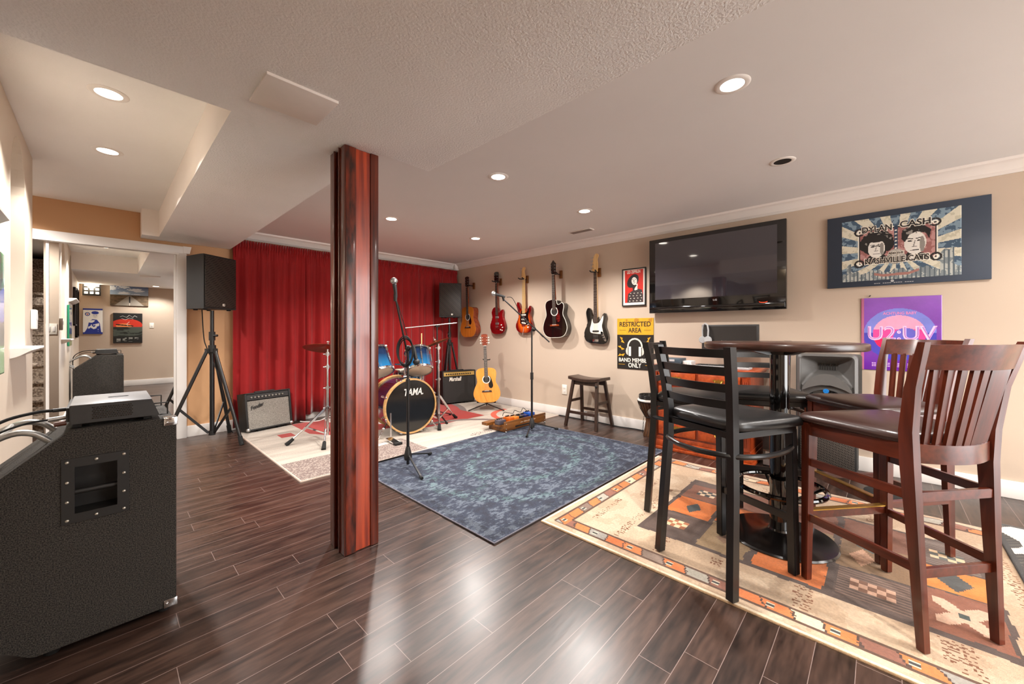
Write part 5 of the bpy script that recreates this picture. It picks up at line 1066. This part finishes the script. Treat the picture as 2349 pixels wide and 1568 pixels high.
cable([(XR-.03, 3.2, .008), (XR-.035, 2.9, .008), (XR-.03, 2.6, .008), (XR-.06, 2.3, .008), (XR-.03, 2.1, .008), (XR-.05, 1.93, .008)], .006, 'black cable lying along the white baseboard behind the stool')

# pedalboard
t = thing('pedalboard', 'wooden pedalboard with tall front board on the far rug edge', 'pedalboard', (3.48, 3.085, .0), 0)
m = RX(math.radians(0))
fb = MB().box((0, 0, .075), (.735, .018, .105), bev=.002).build('front_board', M['pine'], t)
mb = MB(); rnd2 = random.Random(4)
for k in range(26): mb.box((-.10+.0105*k, -.0095, .086+rnd2.uniform(-.001, .002)), (rnd2.uniform(.004, .009), .001, rnd2.uniform(.004, .010))) if k % 7 != 5 else None
mb.build('faded_script', M['ivory'], t)
MB().box((-.05, .10, .075), (.70, .11, .016), RX(.0)).build('rear_slat', M['pine'], t)
MB().box((-.12, .24, .085), (.66, .09, .03)).build('back_board', M['pine'], t)
for x in (-.36, .36):
    MB().box((x*.98, .13, .05), (.016, .26, .07)).build('side_board', M['pine'], t)
    for y in (.005, .24): MB().sphere((x*.97, y-.014, .014), .011, seg=8).build('metal_foot', M['steel'], t)
mb = MB(); [mb.sphere((s*.345, -.011, z), .006, seg=8) for s in (-1, 1) for z in (.045, .10)]; mb.build('screws', M['steel'], t)
PZ = .086
def pedal(label, x, y, w, d, h, colr, rz=0.):
    t = thing('effects_pedal', label, 'effects pedal', (3.48+x, 3.085+y, PZ), rz, 'guitar effects pedals')
    MB().box((0, 0, h/2), (w, d, h), bev=.003).build('housing', mat('pedal '+colr, colr, .35, noise=.08, nscale=40, coat=.3), t)
    mb = MB(); [mb.lathe([(.009, h), (.007, h+.014), (0, h+.014)], 10, T(a*w*.28, d*.25, 0)) for a in (-1, 0, 1)]; mb.build('knobs', M['blk'], t)
    MB().lathe([(.009, h), (.009, h+.010), (0, h+.010)], 12, T(0, -d*.25, 0)).build('foot_switch', M['chrome'], t)
for a in ((-.33, .10, .11, .075, .05, '#55505a', 'dark grey effects pedal at the left end of the pedalboard'), (-.19, .10, .08, .10, .06, '#d8641a', 'orange effects pedal, the left one of two, on the wooden pedalboard'), (-.10, .10, .075, .10, .055, '#e8842c', 'lighter orange effects pedal next to the black one on the pedalboard'), (-.01, .10, .075, .09, .05, '#1d1f1f', 'black effects pedal at the middle of the pedalboard'), (.075, .10, .07, .10, .05, '#1f2557', 'navy effects pedal between the black and the bright blue one'), (.17, .10, .10, .11, .065, '#1450a8', 'bright blue effects pedal at the right of the pedalboard')): pedal(a[6], *a[:6])
cable([(3.20, 3.20, .17), (3.25, 3.22, .20), (3.30, 3.20, .19), (3.36, 3.18, .18), (3.42, 3.21, .20), (3.50, 3.19, .17), (3.56, 3.2, .21), (3.62, 3.18, .16)], .0035, 'small black patch cable looping over the effects pedals')

# ================================================================== wall items (local frame: x right, z up, facing -y)
pm = paintmat('printed poster', .45, noise=.04, nscale=90); pmg = paintmat('glossy printed poster', .16, noise=.03, nscale=60, coat=.7); canv = paintmat('printed canvas', .7, noise=.06, nscale=200)
def wallitem(name, label, cat, x0, z0, where, group=None):
    """x0: lower-left corner as the viewer sees it"""
    if where == 'R': loc, rz = (XR-.0016, x0, z0), -PI/2
    elif where == 'N': loc, rz = (x0, -.5984, z0), PI
    elif where == 'L': loc, rz = (XL+.0016, x0, z0), PI/2
    return thing(name, label, cat, loc, rz, group)
# TV
t = wallitem('television', 'large black flat screen television mounted on the right wall', 'television', 1.888, 1.355, 'R')
w, h = 1.272, .815
mb = MB(); mb.box((w/2, -.085, h/2), (w, .05, h), bev=.006); mb.box((w/2, -.05, .40), (.8, .06, .5), bev=.02); mb.build('housing', M['gblk'], t)
MB().box((w/2, -.1115, .46), (w-.14, .003, h-.19)).build('screen', mat('dark glass screen', '#34333b', .06, spec=.9, noise=.05, nscale=3, coat=1., coatr=.02), t)
MB().box((w/2, -.112, .04), (w-.02, .012, .05), bev=.012).build('lower_bezel', M['gblk'], t)
text('LG', .035, .016, M['lgrey'], t, (w*.535, -.1115, .115), 0, 'logo_lettering', .0005)
MB().tube([(w*.86+.035*math.sin(a), -.113, .078-.010*math.cos(a)) for a in np.linspace(-1.2, 1.2, 9)], .0022, 6).build('power_light', mat('red power light', '#d8401f', .4, emit='#ff4020', es=1.2), t)
MB().box((w/2, -.02, .40), (.5, .04, .35)).build('wall_bracket', M['blk'], t)
# small framed red poster
t = wallitem('framed_poster', 'small framed red poster of a person in a round hat, left of the television', 'framed poster', 2.266, 1.455, 'R')
w, h = .295, .445; mb = MB()
for c_, d_ in (((w/2, -.012, .006), (w, .024, .012)), ((w/2, -.012, h-.006), (w, .024, .012)), ((.006, -.012, h/2), (.012, .024, h)), ((w-.006, -.012, h/2), (.012, .024, h))): mb.box(c_, d_, bev=.002)
mb.build('frame', M['blk'], t)
c = Canvas(w-.02, h-.02, .003, '#e8e0d6'); W_, H_ = c.w, c.h; c.rect(.025, .03, W_-.02, H_-.01, '#c8281c')
c.poly([(.052, .03), (.064, .136), (.125, .175), (.18, .193), (.238, .175), (.25, .12), (.25, .03)], '#3a302f'); c.ell(.125, .285, .088, .062, '#262021', .9); c.poly([(.12, .235), (.185, .25), (.182, .18), (.15, .172)], '#e6ddd2'); c.poly([(.112, .25), (.175, .235), (.15, .20), (.135, .17), (.125, .18)], '#262021'); c.ell(.143, .283, .034, .046, '#e6ddd2', .15); c.ell(.138, .285, .008, .007, '#262021'); c.line((.118, .302), (.132, .306), .005, '#262021'); c.line((.148, .306), (.162, .300), .005, '#262021'); c.line((.13, .258), (.152, .266), .005, '#262021')
for k in range(16): c.ell(.085+.045*(k % 4)+.012*((k//4) % 2), .05+.030*(k//4), .008, .004, '#e0d8cc')
o = c.build('print', pm, t, .004); o.location = (.01, -.014, .01)
text('LED ZEPPELIN', .165, .035, mat('cream ink', '#f0e6d6', .6), t, (.145, -.0155, h-.042), 0, 'title_lettering', .0004)
# restricted sign
t = wallitem('warning_sign', 'yellow and black metal sign for band members with headphones and bolts', 'sign', 2.338, .705, 'R')
w, h = .455, .605; c = Canvas(w, h, .004, '#24201d'); c.rect(0, .405, w, h, '#dba42a'); e_ = fbm(c.X, c.Y, 12, 41, 4); c.put((e_ > .62) & (c.Y > .405) & (c.Y > h-.05), '#b9822a'); c.rect(0, .400, w, .408, '#1c1815')
cx, cz = w/2, .25; c.ring(cx, cz+.02, .078, .096, '#e2dccf', 1.05); c.rect(cx-.12, 0.165, cx+.12, cz-.0, '#24201d'); 
for s in (-1, 1): c.ell(cx+s*.082, cz-.035, .032, .05, '#d9d3c6'); c.rect(cx+s*.062-.014, cz-.095, cx+s*.062+.014, cz+.02, '#efeae0'); c.rect(cx+s*.085-.004, cz-.085, cx+s*.085+.004, cz+.01, '#24201d')
def bolt(x, z, s, a):
    P = [(-.05, .012), (-.008, .026), (-.004, .008), (.05, -.006), (.006, -.024), (.002, -.006)]; ca, sa = math.cos(a), math.sin(a); c.poly([(x+s*(p*ca-q*sa), z+(p*sa+q*ca)) for p, q in P], '#e0a428')
for s in (-1, 1): bolt(cx+s*.165, cz+.095, -s, -.7); bolt(cx+s*.175, cz-.0, -s, -.15); bolt(cx+s*.17, cz-.085, -s, .55)
c.rect(.03, .462, .115, .466, '#3a2a12'); c.rect(w-.115, .462, w-.03, .466, '#3a2a12'); c.rect(.02, .052, .10, .056, '#dba42a'); c.rect(w-.10, .052, w-.02, .056, '#dba42a')
o = c.build('plate', paintmat('painted tin', .4, noise=.12, nscale=25), t, .004); o.location = (0, -.006, 0)
ik = mat('dark sign ink', '#2a1d10', .5); iw = mat('white sign ink', '#ebe6da', .5)
text('RESTRICTED', w*.86, .058, ik, t, (w/2, -.0065, .535), 0, 'sign_lettering', .0006); text('AREA', w*.36, .055, ik, t, (w/2, -.0065, .463), 0, 'sign_lettering', .0006)
text('BAND MEMBERS', w*.90, .048, iw, t, (w/2, -.0065, .108), 0, 'sign_lettering', .0006); text('ONLY', w*.36, .056, iw, t, (w/2, -.0065, .048), 0, 'sign_lettering', .0006)
# wide portrait poster
t = wallitem('wide_poster', 'wide navy mounted poster with two black and white portraits on a sunburst', 'poster', .337, 1.522, 'R')
w, h = .90, .598; MB().box((w/2, -.011, h/2), (w, .022, h), bev=.001).build('backing_board', mat('navy board', '#303b4b', .45, noise=.04), t)
pw, ph = .665, .505; c = Canvas(pw, ph, .0035, '#d8d3bf'); X, Y = c.X, c.Y; ang = np.arctan2(Y-.22, X-pw/2); nz_ = fbm(X, Y, 40, 51, 3)
ry_ = (np.floor((ang+PI)/(2*PI)*32+.3) % 2 == 0); c.put(ry_, '#43596d'); c.put(ry_ & (nz_ > .55), '#7e94a3'); c.put(~ry_ & (nz_ > .6), '#c4bfa9')
sky = 0.04+.03*(np.abs(np.sin(X*23))+.6*np.abs(np.sin(X*71+1)))+np.where((X > .56) & (X < .63), .12, 0)+np.where((X > .03) & (X < .06), .06, 0); c.put(Y < sky, '#7f898c'); c.put((Y < sky) & (nz_ > .5), '#b5b9b3'); c.put((Y < sky) & (np.floor(X/.008) % 3 == 0), '#58646b')
c.rect(.10, .13, .55, .42, '#f0ece0'); c.rect(.107, .137, .543, .413, '#2a2626'); c.rect(.116, .146, .534, .404, '#9a6562'); c.put((X > .116) & (X < .534) & (Y > .146) & (Y < .404) & (nz_ > .56), '#b98a86')
for ex in ((.11, .40), (.535, .41), (.11, .14), (.54, .15)): c.ring(ex[0], ex[1], .020, .032, '#242020'); c.ring(ex[0], ex[1], .008, .016, '#efe9dc')
K, PW, GR = '#1f1c1c', '#e6e2da', '#8f8a84'
# left portrait (curly hair)
for k in range(60):
    a = k/60*2*PI; c.ell(.215+.083*math.cos(a)*(.9+.15*math.sin(k*3)), .30+.085*math.sin(a)*(.9+.12*math.cos(k*5)), .020, .020, K)
c.ell(.215, .30, .085, .088, K); c.poly([(.14, .146), (.17, .20), (.26, .20), (.30, .146)], K); c.ell(.213, .255, .050, .075, PW)
c.put((np.hypot((X-.215)/.085, (Y-.33)/.06) < 1) & (nz_ > .6), GR); c.ell(.213, .335, .062, .030, K)
for s in (-1, 1): c.ell(.213+s*.022, .272, .012, .005, K); c.line((.213+s*.010, .284), (.213+s*.036, .287), .004, K)
c.line((.213, .270), (.207, .238), .005, GR); c.line((.203, .236), (.222, .236), .004, K); c.line((.195, .212), (.232, .212), .006, K); c.ell(.245, .25, .012, .05, GR)
# right portrait (swept hair)
c.poly([(.36, .146), (.39, .20), (.47, .19), (.53, .146)], K); c.poly([(.40, .146), (.42, .20), (.45, .146)], PW); c.ell(.43, .27, .060, .088, PW); c.poly([(.355, .31), (.36, .375), (.41, .405), (.47, .402), (.515, .36), (.505, .29), (.488, .335), (.44, .355), (.40, .335), (.375, .28)], K); c.put((Y > .34) & (np.hypot((X-.43)/.08, (Y-.37)/.04) < 1) & (nz_ > .56), GR)
for s in (-1, 1): c.ell(.428+s*.026, .285, .013, .006, K); c.line((.428+s*.010, .302), (.428+s*.042, .306), .007, K)
c.line((.430, .285), (.422, .245), .006, GR); c.line((.414, .241), (.440, .241), .004, K); c.line((.405, .212), (.450, .215), .006, K); c.ell(.468, .255, .014, .06, GR)
# centre guitar of stars
c.rect(.314, .20, .336, .42, '#2f4258'); [c.ell(.325, .215+.028*k, .006, .006, '#ece8dc') for k in range(7)]; c.ell(.325, .165, .06, .045, GR); c.ell(.325, .205, .042, .032, '#b3aea6')
c.poly([(.20, .06), (.25, .045), (.40, .05), (.45, .07), (.45, .052), (.40, .03), (.25, .025), (.20, .04)], '#a3736a')
o = c.build('print', pm, t, .001); o.location = (.095, -.0232, .045)
lt_ = mat('poster light ink', '#efe9dc', .5); ld_ = mat('poster dark ink', '#221e1e', .5)
for s_, ww, hh, xx, zz in (('DYLAN', .175, .050, .235+.075, .415+.045), ('CASH', .165, .050, .43+.095, .425+.045), ('NASHVILLE CATS', .36, .046, .325+.095, .155+.045), ('AND THE', .085, .018, .325+.095, .205+.045)):
    text(s_, ww+.010, hh+.010, lt_, t, (xx, -.0235, zz), 0, 'outline_lettering', .0003, off=.07); text(s_, ww, hh, ld_, t, (xx, -.0245, zz), 0, 'title_lettering', .0005)
mb = MB(); [mb.box((.30+.0125*k, -.0225, .018), (.0095, .001, .005)) for k in range(19) if k % 5 != 3]; mb.build('caption_line', M['lgrey'], t); MB().lathe([(0, 0), (.010, 0), (.010, .001), (0, .001)], 16, T(.40, -.0225, .032) @ RX(PI/2)).build('round_emblem', M['lgrey'], t)
# purple poster
t = wallitem('glossy_poster', 'glossy purple and pink concert poster behind the wooden bar stools', 'poster', .121, .84, 'R')
w, h = .450, .585; c = Canvas(w, h, .0045, '#8c3aa0'); X, Y = c.X, c.Y; r_ = np.hypot(X-.22, (Y-.29))
g1 = np.array(lin('#8f5ab8')); g2 = np.array(lin('#4a2fc0')); g3 = np.array(lin('#e8408c')); 
f = np.clip(1-Y/h, 0, 1)[..., None]; c.a = g1*(1-f)+np.array(lin('#6a22a0'))*f; c.put(r_ < .205, '#4b48b8'); c.put((r_ < .205) & (Y > .3), '#7d84d8'); c.put(r_ < .15, '#e84a9a'); c.put((r_ < .15) & (Y > .33), '#f7a3c4'); c.put((r_ < .15) & (Y < .25), '#e0205c'); c.put(np.hypot(X-.26, Y-.27) < .07, '#6a66cc'); c.put(X < .02, '#b86a8c')  # paler purple towards the top is glare painted into the print
sm = fbm(X, Y, 5, 61, 4)[..., None]; c.a = c.a*(.75+.5*sm)
o = c.build('print', pmg, t, .004); o.location = (0, -.006, 0)
nk = mat('pale pink ink', '#f3c8ea', .4)
text('U2:UV', w*.86, .115, nk, t, (w*.52, -.0065, h*.51), 0, 'title_lettering', .0005); text('U2:UV', w*.845, .100, mat('violet ink', '#b070c8', .4), t, (w*.52, -.0075, h*.51), 0, 'title_inner_lettering', .0004, off=-.028)
text('ACHTUNG BABY', w*.42, .022, mat('rose ink', '#e58ac0', .4), t, (w*.5, -.0065, h*.78), 0, 'subtitle_lettering', .0004)
mb = MB(); [mb.box((.07+.0135*k, -.0062, z), (.0105, .001, .005)) for z in (.058, .046, .034) for k in range(20) if (k*7+int(z*1000)) % 6]; mb.build('small_print', nk, t)
o = MB().cyl((XR-.02, .065, 1.445), (XR, .07, 1.44), .004).build('wall_nail', M['blk'], None); tag(o, 'small dark nail sticking out of wall above the purple poster', 'nail')
t = wallitem('wall_outlet', 'white electrical outlet plate on the right wall behind the mic stand', 'outlet', 3.168, .298, 'R'); MB().box((.04, -.004, .066), (.080, .008, .132), bev=.003).build('plate', M['ivory'], t)
for z in (.042, .090): MB().box((.04, -.009, z), (.034, .004, .028), bev=.003).build('socket', M['white'], t)
# near wall (seen in the mirror); x measured along world x
def near(name, label, cat, xa, xb, z0): return wallitem(name, label, cat, xb, z0, 'N')
t = near('landscape_canvas', 'wide canvas print of a straight road under a blue sky, seen in the mirror', 'canvas print', .078, .66, 1.70)
w, h = .58, .47; c = Canvas(w, h, .005, '#3f5f9c'); X, Y = c.X, c.Y; f = np.clip((Y-.22)/.25, 0, 1)[..., None]; c.a = np.array(lin('#a9bfd8'))*(1-f)+np.array(lin('#27437f'))*f; cl = fbm(X*.6, Y*2, 9, 71, 5); c.put((cl > .54) & (Y > .24), '#dfe6ee'); c.rect(0, 0, w, .225, '#6b5741'); n_ = fbm(X, Y*3, 20, 72, 3); c.put((n_ > .52) & (Y < .225), '#53432f'); c.poly([(.06, 0), (.27, .205), (.31, .205), (.52, 0)], '#8f867a'); c.line((.29, .19), (.29, 0), .006, '#d5ccbc'); c.rect(.278, .06, .302, .17, '#1d1b1b'); c.ell(.29, .18, .012, .016, '#1d1b1b')
c.build('print', canv, t, .03).location = (0, -.031, 0)
t = near('portrait_poster', 'blue and white poster of a standing person with roundel, seen in the mirror', 'poster', -.298, -.025, 1.105)
w, h = .272, .515; c = Canvas(w, h, .004, '#e4e2dd'); B_ = '#27378f'; c.rect(0, 0, w, .035, B_); c.rect(0, h-.03, w, h, B_); c.ring(.21, .40, .022, .036, B_); c.ell(.21, .40, .012, .012, '#c43c30')
c.poly([(.02, .035), (.04, .22), (.08, .29), (.14, .30), (.19, .25), (.21, .12), (.25, .035)], B_); c.ell(.105, .375, .042, .06, '#dad6ce'); c.ell(.105, .43, .052, .032, B_); c.ell(.09, .375, .01, .006, B_); c.ell(.12, .375, .01, .006, B_); c.line((.09, .345), (.12, .345), .005, B_); nn = fbm(c.X, c.Y, 16, 73, 3); c.put((nn > .56) & (c.Y > .05) & (c.Y < .28) & (c.X > .05) & (c.X < .2), '#e4e2dd')
c.build('print', canv, t, .02).location = (0, -.021, 0)
t = near('dark_poster', 'black and red poster with white signatures, seen in the mirror', 'poster', .124, .565, .912)
w, h = .440, .63; c = Canvas(w, h, .005, '#1b1917'); X, Y = c.X, c.Y; f = fbm(X*.5, Y*3, 6, 74, 4); c.rect(0, .34, w, .50, '#c9321c'); c.put((Y > .34) & (Y < .52) & (np.hypot((X-.24)/.24, (Y-.38)/.13) > 1), '#1b1917'); c.put((np.hypot((X-.28)/.12, (Y-.36)/.05) < 1), '#f08a4a'); c.rect(0, .14, w, .34, '#4a5047'); c.put((f > .5) & (Y < .34) & (Y > .12), '#24251f'); [c.rect(.06+.09*k, .03, .12+.09*k, .12, '#8d8d86') for k in range(4)]; c.put((f > .53) & (Y < .12), '#1b1917')
c.poly([(.14, .37), (.40, .40), (.40, .375), (.14, .35)], '#141312'); c.path([(.08, .55), (.12, .58), (.15, .54), (.2, .59), (.24, .54), (.3, .57), (.34, .55)], .006, '#dcd8d0'); c.path([(.14, .51), (.2, .53), (.26, .49), (.32, .52)], .006, '#dcd8d0'); c.path([(.2, .45), (.24, .40), (.22, .36)], .006, '#dcd8d0')
c.build('print', canv, t, .03).location = (0, -.031, 0)
t = near('wall_sconce', 'square metal wall light with nine lit openings, seen in the mirror', 'wall light', -.304, -.05, 1.88)
MB().box((.127, -.05, .13), (.254, .012, .26), bev=.002).build('plate', M['dgrey'], t); MB().box((.127, -.022, .13), (.15, .044, .15)).build('back_box', M['dgrey'], t)
for i in range(3):
    for k in range(3): MB().box((.050+.077*i, -.057, .055+.075*k), (.048, .004, .042)).build('lit_opening', mat('lit sconce opening', '#ffffff', .5, emit='#ffefd6', es=1.6), t)
for i_, (x, z) in enumerate(((.08, 2.19), (-.43, 2.19))): pass
l_ = bpy.data.lights.new('sconce_glow', 'POINT'); l_.energy = 3; l_.color = (1, .86, .66); l_.shadow_soft_size = .05; lo = bpy.data.objects.new('sconce_glow', l_); lo.location = (-.18, -.50, 2.07); COL.objects.link(lo)
t = near('light_switch', 'white rocker switch plate beside the dark poster, seen in the mirror', 'light switch', .68, .75, 1.23); MB().box((.036, -.004, .058), (.072, .008, .116), bev=.003).build('plate', M['ivory'], t); MB().box((.036, -.009, .058), (.03, .005, .06), bev=.002).build('rocker', M['white'], t)
# left wall
t = wallitem('neon_poster', 'bright green and blue framed picture at the far left under the wall ledge', 'picture', 2.45, .955, 'L')
w, h = .56, .56; c = Canvas(w, h, .005, '#173a3a'); X, Y = c.X, c.Y; f = fbm(X*1.5, Y, 6, 81, 4); c.put(f > .5, '#2b8f5c'); c.put(f > .58, '#49c98c'); c.put(Y < .13, '#3fae3c'); c.put((f < .42) & (Y > .2), '#101a2c'); g = fbm(X, Y*2, 5, 82, 3); c.put((g > .58) & (Y > .1) & (Y < .4), '#2f63d8'); c.put((g < .36) & (Y > .2) & (Y < .45), '#c9386a'); c.put((np.floor(X/.035) % 3 == 0) & (Y > .42), '#bfe8d8')
c.edge = '#1a8f6a'; c.build('print', pmg, t, .02).location = (0, -.021, 0)
for k, (y, z, ww, hh, lb) in enumerate(((1.15, 1.25, .45, .62, 'black framed picture on the left wall, farther one, seen edge-on in the mirror'), (.35, 1.05, .60, .85, 'tall black framed picture on the left wall, nearest the near wall, seen in the mirror'))):
    t = wallitem('framed_picture', lb, 'framed picture', y, z, 'L')
    mb = MB()
    for c_, d_ in (((ww/2, -.015, .012), (ww, .03, .024)), ((ww/2, -.015, hh-.012), (ww, .03, .024)), ((.012, -.015, hh/2), (.024, .03, hh)), ((ww-.012, -.015, hh/2), (.024, .03, hh))): mb.box(c_, d_, bev=.003)
    mb.build('frame', M['blk'], t); c = Canvas(ww-.04, hh-.04, .01, '#cfc8ba'); c.put(fbm(c.X, c.Y, 6, 90+k, 3) > .5, '#4a4440'); c.build('print', pm, t, .006).location = (.02, -.012, .02)
t = wallitem('thermostat', 'white thermostat box on the end of the cream left wall', 'thermostat', 4.20, 1.175, 'L'); MB().box((.05, -.013, .06), (.085, .026, .135), bev=.004).build('housing', M['white'], t); MB().box((.05, -.027, .075), (.05, .003, .04)).build('display', M['lgrey'], t)
t = thing('light_switch', 'white double switch plate on the left wall end, seen only in the mirror', 'light switch', (-.405, 4.336, 1.12), PI); MB().box((0, -.004, .06), (.085, .008, .12), bev=.003).build('plate', M['ivory'], t)
for x in (-.018, .018): MB().box((x, -.009, .06), (.02, .006, .06), bev=.002).build('rocker', M['white'], t)
